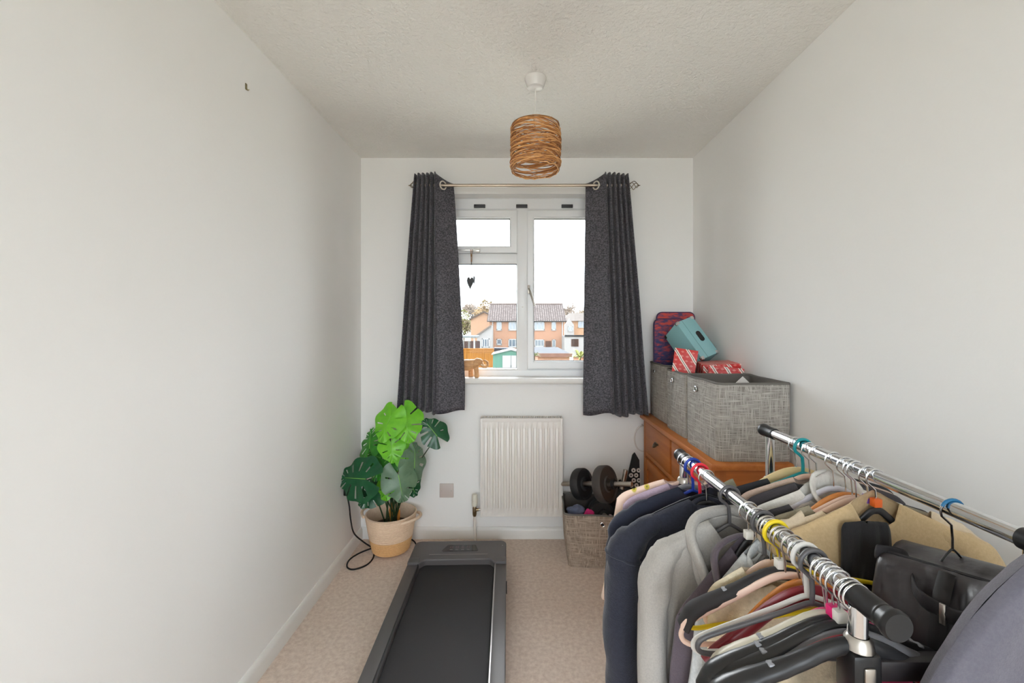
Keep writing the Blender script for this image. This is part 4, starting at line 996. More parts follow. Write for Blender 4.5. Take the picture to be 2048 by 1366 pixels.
# ------------------------------------------------------------------ basket of weights
wb = fabric_box('taupe fabric box full of dumbbells on the carpet beside the radiator', .255, .575, 2.335, 2.640, .001, .292, 7, .012, .16, R(-4), M_SLUB2, ((.045, 0, 'f'),), group='grey fabric storage boxes')
M_PLATE = mat('grey_weight_plate', (70, 66, 64), .6, bump=(180, .3, .002)); M_PLATED = mat('black_weight_plate', (36, 36, 38), .55, bump=(180, .3, .002)); M_BAR = mat('worn_steel_bar', (196, 188, 178), .35, 1)
def dumbbell(label, c, axis, plates, bar=.36):
    """plates: list of (offset along bar, radius, thickness, material)"""
    ax = Vector(axis).normalized(); q = Vector((0, 0, 1)).rotation_difference(ax)
    t = thing('dumbbell', label, 'dumbbell', c, q.to_euler(), 'dumbbells in the taupe box')
    b = MB(); pr = []
    n = 60
    for k in range(n + 1):
        z = -bar / 2 + bar * k / n; thr = abs(z) > bar * .18
        pr.append((.0125 + (.0012 if (k % 2 and thr) else 0) + (.0025 if not thr else 0), z))
    b.lathe(pr, 16, None, True, True); obj('bar', b, M_BAR, t)
    for off, r, th, mt in plates:
        pr = [(.014, -th / 2 + .006), (r * .3, -th / 2 + .004), (r * .34, -th / 2 - .002), (r * .40, -th / 2 - .002), (r * .44, -th / 2 + .006), (r * .84, -th / 2 + .006), (r * .88, -th / 2), (r * .96, -th / 2), (r, -th / 2 + .006), (r, th / 2 - .006), (r * .96, th / 2), (r * .88, th / 2), (r * .84, th / 2 - .006), (r * .44, th / 2 - .006), (r * .4, th / 2 + .002), (r * .34, th / 2 + .002), (r * .3, th / 2 - .004), (.014, th / 2 - .006)]
        po = obj('weight_plate', MB().lathe(pr, 48, Matrix.Translation((0, 0, off))), mt, t, 35)
    for s in (-1, 1):
        z = s * (max(abs(o_) for o_, *_ in plates) + .03)
        st = MB(); n = 24
        for k in range(n): pass
        ring = [((.024 if k % 2 else .028) * math.cos(2 * PI * k / 12), (.024 if k % 2 else .028) * math.sin(2 * PI * k / 12)) for k in range(12)]
        st.add([(x, y, z - .008) for x, y in ring] + [(x, y, z + .008) for x, y in ring], [tuple(range(11, -1, -1)), tuple(range(12, 24))] + [(k, (k + 1) % 12, 12 + (k + 1) % 12, 12 + k) for k in range(12)])
        obj('star_collar', st, M_PLATED, t, 30)
    return t
c = P(1190, 968, 2.46)
dumbbell('grey dumbbell lying across the top of the taupe box', c, (.74, -.62, .22), [(-.09, .088, .05, M_PLATED), (.065, .1, .052, M_PLATE)], .46)
c = P(1202, 1018, 2.40)
dumbbell('black dumbbell lying low in the taupe box with its end facing front', c + Vector((0, .035, -.025)), (.12, -.97, .1), [(-.04, .066, .04, M_PLATED), (.03, .066, .04, M_PLATED)], .2)
c = P(1240, 985, 2.56)
dumbbell('black dumbbell standing upright at the back of the taupe box', c + Vector((.0, .0, -.03)), (.22, .05, 1), [(-.06, .07, .04, M_PLATED), (.03, .08, .045, M_PLATED)], .33)
def cloth_lump(name, label, c, size, col, seed):
    b = bmesh.new(); bmesh.ops.create_icosphere(b, subdivisions=4, radius=1)
    for v in b.verts:
        n = noise.noise(v.co * 1.7 + Vector((seed, 0, 0))); n2 = noise.noise(v.co * 4 + Vector((0, seed, 0)))
        v.co = Vector((v.co.x * size[0], v.co.y * size[1], v.co.z * size[2])) * (1 + .35 * n + .15 * n2)
    return tag(obj(name, MB().bm(b), mat('cloth_%s' % (col,), col, .9, bump=(200, .3, .002)), None, 180, c), label, 'cloth')
cloth_lump('crumpled_cloth', 'crumpled blue-grey cloth inside the taupe box', P(1152, 1026, 2.42), (.055, .04, .04), (96, 104, 128), 3)
cloth_lump('crumpled_cloth', 'bright pink cloth tucked between dumbbells in the taupe box', P(1179, 1030, 2.385), (.028, .02, .03), (196, 40, 110), 5)
cloth_lump('crumpled_cloth', 'pale lilac cloth at the front right of the taupe box', P(1219, 1038, 2.38), (.024, .02, .022), (206, 186, 204), 8)

# acupressure mat leaning by the sideboard
am = thing('acupressure_mat', 'black acupressure mat with white rosettes leaning beside the sideboard', 'mat', (.715, 2.60, 0), (R(-5), 0, 0))
obj('mat_sheet', MB().prism([(-.16, 0.002), (.018, .002), (.018, .50), (-.008, .545), (-.022, .53)], -.006, .006), mat('black_mat', (30, 29, 31), .8), am, 0)
M_ROS = mat('white_rosette', (226, 222, 218), .5)
rs = MB().lathe([(.004, -.003), (.0045, .002), (.007, .002), (.009, .004), (.0125, .004), (.0135, 0)], 16); rs0 = None
k = 0
for j in range(11):
    for i in range(6):
        z = .44 - j * .0295; x = .012 - i * .031 - (.0155 if j % 2 else 0)
        xl = -.022 + (-.138) * (1 - z / .53)
        if x - .014 < xl or x > .006 + .014: continue
        if rs0 is None: rs0 = obj('rosette', rs, M_ROS, am, 40, (x, -.006, z), (R(90), 0, 0))
        else:
            o = rs0.copy(); C.objects.link(o); o.location = (x, -.006, z)
# ------------------------------------------------------------------ double-rail clothes rack
R1 = Vector((.50, 0, .91)); R2 = Vector((.76, 0, .988)); RYN, RYF = .605, 1.335; RR = .0135
rack = thing('clothes_rack', 'double-rail chrome and black clothes rack crowded with clothes', 'clothes rack')
M_DKMETAL = mat('black_coated_steel', (38, 34, 36), .4, .2)
for rr in (R1, R2):
    rl = obj('rail', MB().cyl((rr.x, RYN, rr.z), (rr.x, RYF, rr.z), RR, n=24), M_CHROME, rack)
    m = MB()
    prof = [(0, -.034), (.0185, -.034), (.0205, -.030), (.0205, -.024), (.0175, -.020), (.0175, -.014), (.0165, -.012), (.0175, -.010), (.0165, -.006), (.0172, -.004), (.0165, .05), (.0135, .052)]
    Mr = Matrix.Translation((rr.x, RYN, rr.z)) @ Matrix.Rotation(R(-90), 4, 'X')
    obj('end_cap', MB().lathe(prof, 28, Mr), M_BLACKPL, rl)
    Mr = Matrix.Translation((rr.x, RYF, rr.z)) @ Matrix.Rotation(R(90), 4, 'X')
    obj('end_cap', MB().lathe([(0, -.02), (.016, -.02), (.0185, -.016), (.0185, -.006), (.0165, -.002), (.0165, .045), (.0138, .046)], 24, Mr), M_BLACKPL, rl)
    for y in (RYN + .035, RYF - .02):
        up = obj('upper_post', MB().cyl((rr.x, y, .70), (rr.x, y, rr.z - RR), .0125, n=18), M_CHROME, rack)
        obj('lower_post', MB().cyl((rr.x, y, .07), (rr.x, y, .80), .0165, n=18), M_DKMETAL, rack)
        jb = MB().box((rr.x - .021, y - .02, .765), (rr.x + .021, y + .02, .835), .006); jo = obj('joint_bracket', jb, M_BLACKPL, rack)
        obj('collar', MB().lathe([(.0135, .012), (.018, .006), (.02, -.006), (.0135, -.008)], 18, Matrix.Translation((rr.x, y, .842))), M_STEEL, jo)
        obj('latch', MB().box((rr.x - .008, y - .0235, .785), (rr.x + .008, y - .019, .82), .002), M_STEEL, jo)
        obj('castor', MB().cyl((rr.x, y - .012, .03), (rr.x, y + .012, .03), .03, n=20), M_BLACKPL, rack)
        obj('castor_stem', MB().cyl((rr.x, y, .03), (rr.x, y, .075), .009, n=10), M_STEEL, rack)
    obj('base_bar', MB().cyl((rr.x, RYN + .035, .09), (rr.x, RYF - .02, .09), .012, n=14), M_DKMETAL, rack)
for y in (RYN + .035, RYF - .02):
    obj('crossbar', MB().box((R1.x + .012, y - .012, .792), (R2.x - .012, y + .012, .822), .004), M_DKMETAL, rack)
    obj('base_crossbar', MB().cyl((R1.x, y, .12), (R2.x, y, .12), .012, n=14), M_DKMETAL, rack)

# ------------------------------------------------------------------ hangers
def hook_path(wr, Rk=.0205, neck=-.062, flip=1):
    cz = RR + wr - Rk; pts = []
    for k in range(15):
        a = R(-25 + (228) * k / 14); pts.append((flip * Rk * math.cos(a), 0, cz + Rk * math.sin(a)))
    x0 = pts[-1]
    pts += [(flip * -.010, 0, cz - Rk * .78), (flip * -.002, 0, cz - Rk * 1.15), (0, 0, neck + .01), (0, 0, neck - .012)]
    return pts
def cromc(p, n=4):
    p = [Vector(q) for q in p]; N = len(p); out = []
    for i in range(N):
        a, b, c, d = p[i - 1], p[i], p[(i + 1) % N], p[(i + 2) % N]
        for k in range(n):
            t = k / n; out.append(.5 * ((2 * b) + (c - a) * t + (2 * a - 5 * b + 4 * c - d) * t * t + (3 * b - a - 3 * c + d) * t ** 3))
    return out
def mirror(p): return [(-x, y, z) for x, y, z in reversed(p)]
def rail_pt(rail, D): return (rail.x, D, rail.z)
HG = {1: 'hangers on the front rail', 2: 'hangers on the rear rail'}
def hanger(kind, mt, ri, px, label, yaw=0, roll=0, hook=None, cube=None, hw=.2, flip=1):
    rail = R1 if ri == 1 else R2; D = rail.x * F / (px - VX)
    t = thing('clothes_hanger', label, 'hanger', rail_pt(rail, D), (0, R(roll), R(yaw)), HG[ri])
    k = hw / .2
    wr = .0042 if kind == 'plastic' else (.0019 if kind != 'wire' else .0019)
    obj('hook', MB().tube(hook_path(wr, .0225 if kind == 'plastic' else .0205, flip=flip), wr, 10), mt if kind == 'plastic' else (hook or M_CHROME), t, 60)
    if kind == 'plastic':
        half = [(0, 0, -.072), (.02 * k, 0, -.077), (.06 * k, 0, -.092), (.15 * k, 0, -.122), (.188 * k, 0, -.136), (.2 * k, 0, -.146), (.2 * k, 0, -.157), (.188 * k, 0, -.163), (.15 * k, 0, -.164)]
        loop = mirror(half[1:]) + half + [(0, 0, -.164)]
        obj('frame', MB().tube(cromc(loop), .0043, 8, closed=True, up=(0, 1, 0)), mt, t, 60)
    elif kind == 'suit':
        half = [(0, 0, -.074), (.025, 0, -.077), (.055, 0, -.089), (.09, 0, -.106), (.13, 0, -.122), (.165, 0, -.136), (.19, 0, -.152), (.205, 0, -.178)]
        half = [(x * k, y, z) for x, y, z in half]; pts = mirror(half[1:]) + half; n = len(pts); c = n // 2
        fl = []
        for i in range(n):
            q = abs(i - c) / c; fl.append((.0085 + .0125 * q ** 1.2, .0125 if q < .9 else .009))
        m = MB().tube(crom(pts, 3), 1, 12, up=(0, 1, 0), flat=[(fl[min(i // 3, n - 1)][0], fl[min(i // 3, n - 1)][1]) for i in range(3 * (n - 1) + 1)])
        ao = obj('arms', m, mt, t, 60)
        for s in (-1, 1):
            obj('strap_notch', MB().box((s * .118 * k - .005, -.006, -.112), (s * .118 * k + .005, .006, -.1035), .002), mat('clip_grey', (150, 152, 158), .3), ao)
    elif kind == 'flat':
        half = [(0, 0, -.072), (.02, 0, -.074), (.05, 0, -.086), (.09, 0, -.106), (.14, 0, -.13), (.175, 0, -.146), (.194, 0, -.162), (.2, 0, -.178), (.19, 0, -.192), (.16, 0, -.196)]
        half = [(x * k, y, z) for x, y, z in half]
        loop = mirror(half[1:]) + half + [(0, 0, -.196)]
        loop = cromc(loop); fl = [(.0036, .0075 if abs(p[2]) < .165 else .0048) for p in loop]
        obj('frame', MB().tube(loop, 1, 10, closed=True, up=(0, 1, 0), flat=fl), mt, t, 60)
    elif kind == 'wood':
        half = [(0, 0, -.082), (.03, 0, -.085), (.07, 0, -.102), (.12, 0, -.132), (.17, 0, -.158), (.2, 0, -.178)]
        half = [(x * k, y, z) for x, y, z in half]; pts = crom(mirror(half[1:]) + half, 3)
        fl = []
        for i in range(len(pts)): q = abs(2 * i / (len(pts) - 1) - 1); fl.append((.0065 + .002 * q, .0175 - .006 * q))
        obj('arms', MB().tube(pts, 1, 10, up=(0, 1, 0), flat=fl), mt, t, 50)
    elif kind == 'wire':
        half = [(0, 0, -.07), (.03, 0, -.08), (.19, 0, -.148), (.2, 0, -.156), (.19, 0, -.162)]
        half = [(x * k, y, z) for x, y, z in half]
        loop = mirror(half[1:]) + half + [(0, 0, -.162)]
        obj('frame', MB().tube(loop, .002, 6, closed=True, up=(0, 1, 0)), mt, t, 60)
    if cube: obj('size_cube', MB().box((-.0085, -.0075, -.064), (.0085, .0075, -.046), .002), cube, t)
    return t, D

def fab(name, col, col2=None, am=.4, bump=.25, scale=180, rough=.95, sheen=.2):
    return mat('fabric_' + name, col, rough, var=(scale, am, col2 or tuple(int(x * .82) for x in col)), bump=(scale * 2.2, bump, .002), sheen=sheen)

def garment(name, label, cat, ri, D, hw, L, mt, th=.02, drop=.072, dpow=1.25, neck=.3, nd=(.06, .015), flare=.06, sleeves=None, collar=None, seed=0, z0=-.052, yaw=0, roll=0, xoff=0, foldn=3, cuff=None, sl_len=.55, top_th=.4, sw=1.0, seam=False):
    rail = R1 if ri == 1 else R2
    t = thing(name, label, cat, (rail.x + xoff, D, rail.z), (0, R(roll), R(yaw)), {1: 'clothes on the front rail', 2: 'clothes on the rear rail'}[ri])
    NT, NU = 32, 80; rows = []
    for j in range(-1, NT + 1):
        tt = (max(j, 0) / NT) ** 1.25; row = []
        for i in range(NU):
            u = 2 * PI * i / NU; s = math.cos(u); sd = math.sin(u)
            a = abs(s); front = sd < 0
            zt = z0 - drop * a ** dpow - .012 * max(0, (a - .85) / .15) ** 2
            if a < neck and (j < NT): zt -= (nd[0] if front else nd[1]) * math.sqrt(max(0, 1 - (a / neck) ** 2))
            z = zt * (1 - tt) + (-L + .012 * noise.noise(Vector((s * 2, sd, seed)))) * tt
            wfac = 1 + flare * tt + .02 * noise.noise(Vector((s * 1.5, tt * 4, seed + 3)))
            if sleeves and tt < .55: wfac *= 1 - .06 * math.sin(PI * min(1, tt / .55))
            tf = min(1, top_th + 1.1 * math.sqrt(tt))
            y = (1 if sd >= 0 else -1) * abs(sd) ** .55 * th * tf
            fo = th * .45 * math.sin(s * foldn * PI + seed * 1.7 + tt * 1.3) * min(1, tt * 1.6) * (1 - .3 * a)
            wr = th * .7 * noise.noise(Vector((s * 3.2 + (5 if front else 0) + tt * 1.5, tt * 5.5, seed * 3.1))) + th * .3 * noise.noise(Vector((s * 9 + (5 if front else 0) + tt * 3, tt * 9, seed * 1.3)))
            if j < 0 and a >= neck: y = 0; z += .004
            row.append((s * hw * wfac, y + fo + wr * min(1, .2 + tt * 2), z + .006 * noise.noise(Vector((s * 4, tt * 3, seed + 7))) * min(1, tt * 3)))
        rows.append(row)
    obj('body', MB().grid(rows, True), mt, t, 180)
    if sleeves:
        ln = sl_len if sleeves == 'long' else .19
        for sg in (-1, 1):
            zs = z0 - drop; r_ = random.Random(seed * 13 + sg)
            zz = lambda a: z0 - drop * a ** dpow
            pts = [(sg * hw * .60, 0, zz(.6) - .022), (sg * hw * .84, -.002, zz(.84) - .026), (sg * (hw + .002), -.005, zs - .042), (sg * (hw + .018), -.009, zs - .10), (sg * (hw + .024), -.014, zs - ln * .45), (sg * (hw + .018), -.02, zs - ln * .75), (sg * (hw + .010), -.024, zs - ln)]
            pp = crom(pts, 5); n = len(pp); m = MB(); rows = []
            for i, p in enumerate(pp):
                q = i / (n - 1); d = (pp[min(i + 1, n - 1)] - pp[max(i - 1, 0)]).normalized(); sdv = Vector((0, 1, 0)); up_ = d.cross(sdv).normalized()
                ra = (.019 + .027 * min(1, q * 2.4) ** .8) * (1 - .30 * max(0, q - .45)) * sw; rb = max(th * 1.05, .016) * (1 + .25 * math.sin(PI * q)); rb *= min(1, .5 + q * 2)
                if sleeves == 'short': ra = .04 + .01 * q
                row = []
                for k in range(20):
                    an = 2 * PI * k / 20
                    w_ = 1 + .22 * noise.noise(Vector((math.cos(an) * 1.3 + sg, q * 7, seed + 20))) + .11 * noise.noise(Vector((math.cos(an) * 3, q * 22, seed + 4))) - .13 * max(0, math.sin(q * 26 + 2.2 * math.cos(an + seed))) ** 4 * min(1, q * 4)
                    row.append(p + up_ * math.cos(an) * ra * w_ + sdv * math.sin(an) * rb * w_)
                rows.append(row)
            m.grid(rows, True); n20 = len(rows[-1]); m.add(rows[-1], [tuple(range(n20))]); so_ = obj('sleeve', m, mt, t, 180)
            if seam:
                k0 = int(n * .42); sm = [Vector(v) for v in rows[k0]]; c0 = sum(sm, Vector()) / len(sm); obj('sleeve_seam', MB().tube([c0 + (v - c0) * 1.03 for v in sm], .0035, 6, closed=True), mt, so_)
            if sleeves == 'long':
                obj('cuff', MB().tube([pp[-1] + Vector((0, 0, .02)), pp[-1] - Vector((0, 0, .035))], 1, 18, up=(1, 0, 0), flat=[(.034, max(th, .016)), (.03, max(th * .9, .014))]), cuff or mt, so_)
    if collar == 'band':
        pts = [(neck * hw * math.cos(a), -.012 + .016 * math.sin(a) * (1 if math.sin(a) > 0 else 1), z0 - .012 - drop * (neck * abs(math.cos(a))) ** dpow - (nd[0] if math.sin(a) < 0 else nd[1]) * abs(math.sin(a))) for a in [2 * PI * k / 28 for k in range(28)]]
        obj('neckband', MB().tube(pts, 1, 8, closed=True, up=(0, 0, 1), flat=(.009, .004)), mt, t, 180)
    elif collar == 'hood':
        f = -th * 1.05
        pts = crom([(-.035, f - .012, -.33), (-.055, f - .014, -.24), (-.085, f - .012, -.15), (-.098, f * .4, -.095), (-.07, .02, -.068), (0, .034, -.062), (.07, .02, -.068), (.098, f * .4, -.095), (.085, f - .012, -.15), (.055, f - .014, -.24), (.035, f - .012, -.33)], 5)
        n = len(pts); fl = []
        for i in range(n): q = abs(2 * i / (n - 1) - 1); fl.append((.034 - .012 * q, .014 - .005 * q))
        obj('hood', MB().tube(pts, 1, 14, flat=fl), mt, t, 180)
        for s in (-1, 1):
            obj('hood_fold', MB().tube(crom([(s * .02, .03, -.075), (s * .07, .014, -.10), (s * .085, f, -.16), (s * .06, f - .01, -.23), (s * .035, f - .006, -.3)], 4), 1, 10, flat=(.02, .01)), mt, t, 180)
    elif collar == 'lapel':
        f = -th * 1.05
        pts = crom([(-.03, f - .006, -.42), (-.05, f - .006, -.25), (-.075, f - .004, -.15), (-.07, .0, -.09), (0, .02, -.068), (.07, .0, -.09), (.075, f - .004, -.15), (.05, f - .006, -.25), (.03, f - .006, -.42)], 5)
        obj('lapel', MB().tube(pts, 1, 10, flat=(.016, .006)), cuff or mt, t, 180)
    elif collar == 'shirt':
        for s in (-1, 1):
            pts = crom([(0, .016, z0 + .002), (s * .035, .01, z0 - .004), (s * .05, -.012, z0 - .03), (s * .03, -.022, z0 - .06)], 5)
            obj('collar', MB().tube(pts, 1, 8, flat=(.018, .004)), mt, t, 180)
    return t
def Dof(ri, px): return (R1 if ri == 1 else R2).x * F / (px - VX)

# hanger materials
H_BLUE = mat('blue_hanger', (28, 62, 168), .35); H_RED = mat('red_hanger', (232, 40, 62), .35); H_DGREY = mat('dark_grey_hanger', (84, 82, 84), .4); H_YEL = mat('yellow_hanger', (236, 208, 36), .35)
H_PEACH = mat('peach_hanger', (228, 198, 180), .45); H_BLK = mat('black_hanger', (34, 34, 36), .32); H_VEL = mat('black_velvet_hanger', (40, 37, 38), .8); H_ORW = wood_mat('orange_wood_hanger', (222, 152, 78), (196, 118, 52), 0, 1.2, .35)
H_MAR = mat('maroon_hanger', (124, 32, 40), .3); H_WHT = mat('white_hanger', (216, 214, 210), .4); H_PGREY = mat('pale_grey_hanger', (188, 186, 178), .4); H_PINK = mat('pink_hanger', (240, 96, 150), .4); H_CREAMW = wood_mat('cream_wood_hanger', (236, 214, 164), (218, 192, 138), 0, 1.0, .4)
H_TEAL = mat('teal_hanger', (14, 142, 148), .35); H_LILAC = mat('lilac_grey_hanger', (206, 206, 214), .4); H_GREY2 = mat('mid_grey_hanger', (130, 130, 132), .4); H_SLATE = mat('slate_hanger', (92, 92, 96), .35); H_BEIGE = mat('beige_hanger', (196, 190, 172), .4)
Q_WHITE = mat('white_cube', (232, 228, 220), .4); Q_PINK = mat('hot_pink_cube', (232, 30, 120), .4); Q_PURP = mat('purple_cube', (138, 96, 190), .4); Q_ORANGE = mat('orange_cube', (240, 110, 40), .4)

# --- front rail, far to near
def banana_mat():
    m = mat('banana_print', (240, 214, 196), .9); nt, b = nodes_of(m); tc = new(nt, 'ShaderNodeTexCoord')
    mp = new(nt, 'ShaderNodeMapping'); mp.inputs['Scale'].default_value = (30, 30, 21); mp.inputs['Rotation'].default_value = (0, .6, 0); nt.links.new(tc.outputs['Object'], mp.inputs[0])
    v = new(nt, 'ShaderNodeTexVoronoi', Scale=1.0); nt.links.new(mp.outputs[0], v.inputs['Vector'])
    cr = new(nt, 'ShaderNodeValToRGB'); e = cr.color_ramp.elements; e[0].position = .2; e[0].color = (*lin((200, 184, 70)), 1); e[1].position = .3; e[1].color = (*lin((240, 214, 196)), 1)
    k = e.new(.16); k.color = (*lin((214, 196, 84)), 1); k = e.new(.08); k.color = (*lin((110, 104, 50)), 1)
    nt.links.new(v.outputs['Distance'], cr.inputs[0]); nt.links.new(cr.outputs[0], b.inputs['Base Color']); return m
hanger('flat', H_PEACH, 1, 1369, 'peach hanger carrying the banana-print top at far end of front rail', hw=.16)
garment('pyjama_shirt', 'peach pyjama top with yellow banana print, leftmost on the front rail', 'top', 1, Dof(1, 1369), .205, .42, banana_mat(), .016, .06, flare=.22, seed=1, collar='band')
hanger('flat', H_GREY2, 1, 1377, 'mid-grey hanger carrying the lilac top on the front rail', hw=.15)
garment('lilac_blouse', 'pale lilac top hanging between the banana print and the navy clothes', 'top', 1, Dof(1, 1377), .195, .475, fab('lilac', (188, 168, 186)), .014, .066, flare=.24, seed=2)
hanger('plastic', H_BLUE, 1, 1386, 'bright blue plastic hanger near the far end of the front rail', hw=.15)
garment('navy_sweatshirt', 'smooth navy sweatshirt on the blue hanger', 'sweatshirt', 1, Dof(1, 1388), .19, .55, fab('navy', (36, 41, 58), (28, 33, 48)), .018, .07, flare=.12, seed=3, sleeves='long', neck=.2, nd=(.03, .02))
hanger('plastic', H_RED, 1, 1400, 'bright red plastic hanger on the front rail', hw=.13)
M_NAVY = fab('navy_fleece', (34, 37, 50), (50, 53, 68), .5, .6, 130)
hanger('flat', H_BLK, 1, 1413, 'black hanger inside the navy fleece on the front rail', hw=.13)
gj = garment('navy_fleece', 'thick navy fleece jacket with long sleeves on the front rail', 'fleece jacket', 1, Dof(1, 1412), .205, .66, M_NAVY, .030, .088, 1.3, neck=.2, nd=(.02, .0), flare=.05, sleeves='long', seed=4, collar='band', sl_len=.6, seam=True, sw=1.06)
obj('neck_label', MB().box((.02, -.043, -.115), (.055, -.040, -.085), .001), mat('black_label', (22, 22, 24), .6), gj)
obj('label_letter', MB().tube([(.026, -.0445, -.094), (.0305, -.0445, -.106), (.0345, -.0445, -.097), (.0385, -.0445, -.106), (.043, -.0445, -.094)], .0012, 6), Q_WHITE, gj)
hanger('plastic', H_DGREY, 1, 1459, 'dark grey plastic hanger holding the light grey hoodie', hw=.12)
M_HOOD = fab('grey_marl', (176, 172, 166), (150, 146, 142), .5, .35, 260)
garment('grey_hoodie', 'light grey marl zip hoodie with hanging sleeve on the front rail', 'hoodie', 1, Dof(1, 1460), .165, .62, M_HOOD, .026, .06, 1.3, neck=.25, nd=(.05, .0), flare=.05, sleeves='long', collar='hood', seed=5, sl_len=.56, sw=.82)
hanger('flat', H_BLK, 1, 1497, 'black hanger inside the aubergine cardigan on the front rail', hw=.055, cube=Q_WHITE)
M_AUB = fab('aubergine', (92, 82, 90), (76, 66, 76), .5, .3, 240)
garment('aubergine_cardigan', 'dark aubergine-grey cardigan with sloping shoulder on the front rail', 'cardigan', 1, Dof(1, 1496), .158, .62, M_AUB, .016, .19, .95, neck=.2, nd=(.05, .005), flare=.22, z0=-.04, collar='lapel', seed=6)
hanger('flat', H_WHT, 1, 1513, 'white hanger inside the pale heather jumper on the front rail', hw=.05)
M_HEA = fab('pale_heather', (196, 198, 198), (160, 166, 170), .6, .6, 150)
garment('pale_heather_jumper', 'fluffy pale heather grey jumper beside the aubergine cardigan', 'jumper', 1, Dof(1, 1517), .13, .62, M_HEA, .016, .155, .95, neck=.2, nd=(.03, .005), flare=.35, z0=-.04, collar='band', seed=7)
hanger('plastic', H_DGREY, 1, 1526, 'dark grey plastic hanger pushed against the pale heather jumper', hw=.06, roll=-3)
hanger('wire', mat('black_wire', (40, 40, 42), .4, .5), 1, 1534, 'thin black wire hanger on the front rail', hw=.2, roll=-8, hook=M_STEEL)
garment('cream_camisole', 'cream ribbed top hanging in the middle of the front rail', 'top', 1, Dof(1, 1541), .125, .34, fab('cream_rib', (232, 218, 190), (204, 190, 160), .6, .7, 90), .012, .07, 1.0, neck=.4, flare=.05, seed=8)
hanger('flat', H_PEACH, 1, 1541, 'peach hanger inside the cream top on the front rail', hw=.13)
hanger('plastic', H_YEL, 1, 1551, 'bright yellow plastic hanger on the front rail', hw=.195, roll=-9)
hanger('suit', H_VEL, 1, 1561, 'matt black hanger just in front of the yellow one', hw=.178, roll=1, cube=Q_WHITE, hook=M_STEEL)
hanger('flat', H_PEACH, 1, 1568, 'pale peach looped hanger among the bare hangers', hw=.2, roll=-2, hook=M_STEEL)
hanger('wood', H_ORW, 1, 1584, 'orange wooden hanger among the bare hangers', hw=.19, roll=-12, hook=M_STEEL)
hanger('wood', H_MAR, 1, 1598, 'glossy maroon hanger among the bare hangers', hw=.19, roll=-7, hook=M_CHROME)
hanger('plastic', H_WHT, 1, 1611, 'white plastic hanger among the bare hangers', hw=.2, roll=-2)
hanger('plastic', H_DGREY, 1, 1627, 'dark grey plastic hanger nearest to the black ones', hw=.19, roll=2)
hanger('flat', H_PINK, 1, 1645, 'pink hanger among the bare hangers', hw=.17, roll=-4, hook=M_CHROME)
hanger('suit', H_BEIGE, 1, 1655, 'wide beige plastic hanger behind the black ones', hw=.18, roll=1, hook=M_CHROME)
hanger('suit', H_BLK, 1, 1666, 'glossy black hanger with a pink size cube', hw=.205, cube=Q_PINK, roll=-1)
hanger('suit', H_BLK, 1, 1677, 'glossy black hanger with a white size cube', hw=.205, cube=Q_WHITE, roll=-2)
hanger('suit', H_SLATE, 1, 1697, 'dull slate-grey hanger second from the near end of front rail', hw=.19, roll=-4, yaw=-8)
hanger('suit', H_BLK, 1, 1714, 'glossy black hanger nearest the end cap of the front rail', hw=.21, roll=2, cube=Q_WHITE)
hanger('flat', H_MAR, 1, 1706, 'dark red hanger low behind the nearest black hanger', hw=.18, roll=5)

# --- rear rail, far to near
hanger('wood', H_CREAMW, 2, 1592, 'cream wooden hanger at the far end of the rear rail', hw=.205)
garment('sage_blouse', 'sage-grey top on the cream wooden hanger', 'top', 2, Dof(2, 1593), .215, .5, fab('sage', (150, 146, 124)), .012, .062, 1.2, neck=.78, nd=(.10, .10), seed=11)
hanger('plastic', H_TEAL, 2, 1606, 'bright teal plastic hanger on the rear rail', hw=.18)
hanger('flat', H_PEACH, 2, 1619, 'peach hanger inside the black top on the rear rail', hw=.19)
garment('black_blouse', 'black top near the far end of the rear rail', 'top', 2, Dof(2, 1621), .215, .5, fab('black', (36, 37, 42)), .013, .056, 1.1, neck=.52, nd=(.05, .05), seed=12)
hanger('wire', M_STEEL, 2, 1634, 'steel wire hanger on the rear rail', hw=.19)
garment('dusky_blouse', 'dusky beige-grey top between the two dark tops on the rear rail', 'top', 2, Dof(2, 1636), .205, .5, fab('dusky', (196, 172, 156)), .012, .06, 1.2, neck=.3, seed=13)
garment('charcoal_blouse', 'charcoal top behind the white blouse on the rear rail', 'top', 2, Dof(2, 1650), .20, .5, fab('charcoal', (62, 58, 62)), .012, .06, 1.2, neck=.35, seed=14)
hanger('flat', H_LILAC, 2, 1667, 'pale lilac-grey hanger inside the white blouse', hw=.18)
M_LACE = fab('white_lace', (226, 224, 218), (196, 192, 184), .5, .6, 60)
garment('white_blouse', 'white lace-trimmed blouse in the middle of the rear rail', 'blouse', 2, Dof(2, 1663), .20, .5, M_LACE, .014, .075, 1.0, neck=.34, nd=(.05, -.02), z0=-.052, seed=15, collar='shirt')
hanger('wood', H_ORW, 2, 1691, 'orange wooden hanger inside the dark top on the rear rail', hw=.16)
garment('dark_grey_blouse', 'dark grey top on the orange wooden hanger', 'top', 2, Dof(2, 1692), .205, .5, fab('dark_grey', (54, 52, 56)), .012, .066, .9, neck=.62, nd=(.05, .05), seed=16)
hanger('flat', H_PEACH, 2, 1704, 'peach hanger nearest the orange wooden one on rear rail', hw=.19)
hanger('flat', H_PEACH, 2, 1712, 'peach hanger inside the khaki shirt', hw=.19)
garment('khaki_shirt', 'khaki grey-green shirt on the rear rail', 'shirt', 2, Dof(2, 1713), .205, .5, fab('khaki', (146, 138, 118)), .012, .066, 1.0, neck=.48, nd=(.06, .05), seed=17)
hanger('flat', H_VEL, 2, 1736, 'dark hanger with purple size cube on the rear rail', hw=.12, cube=Q_PURP)
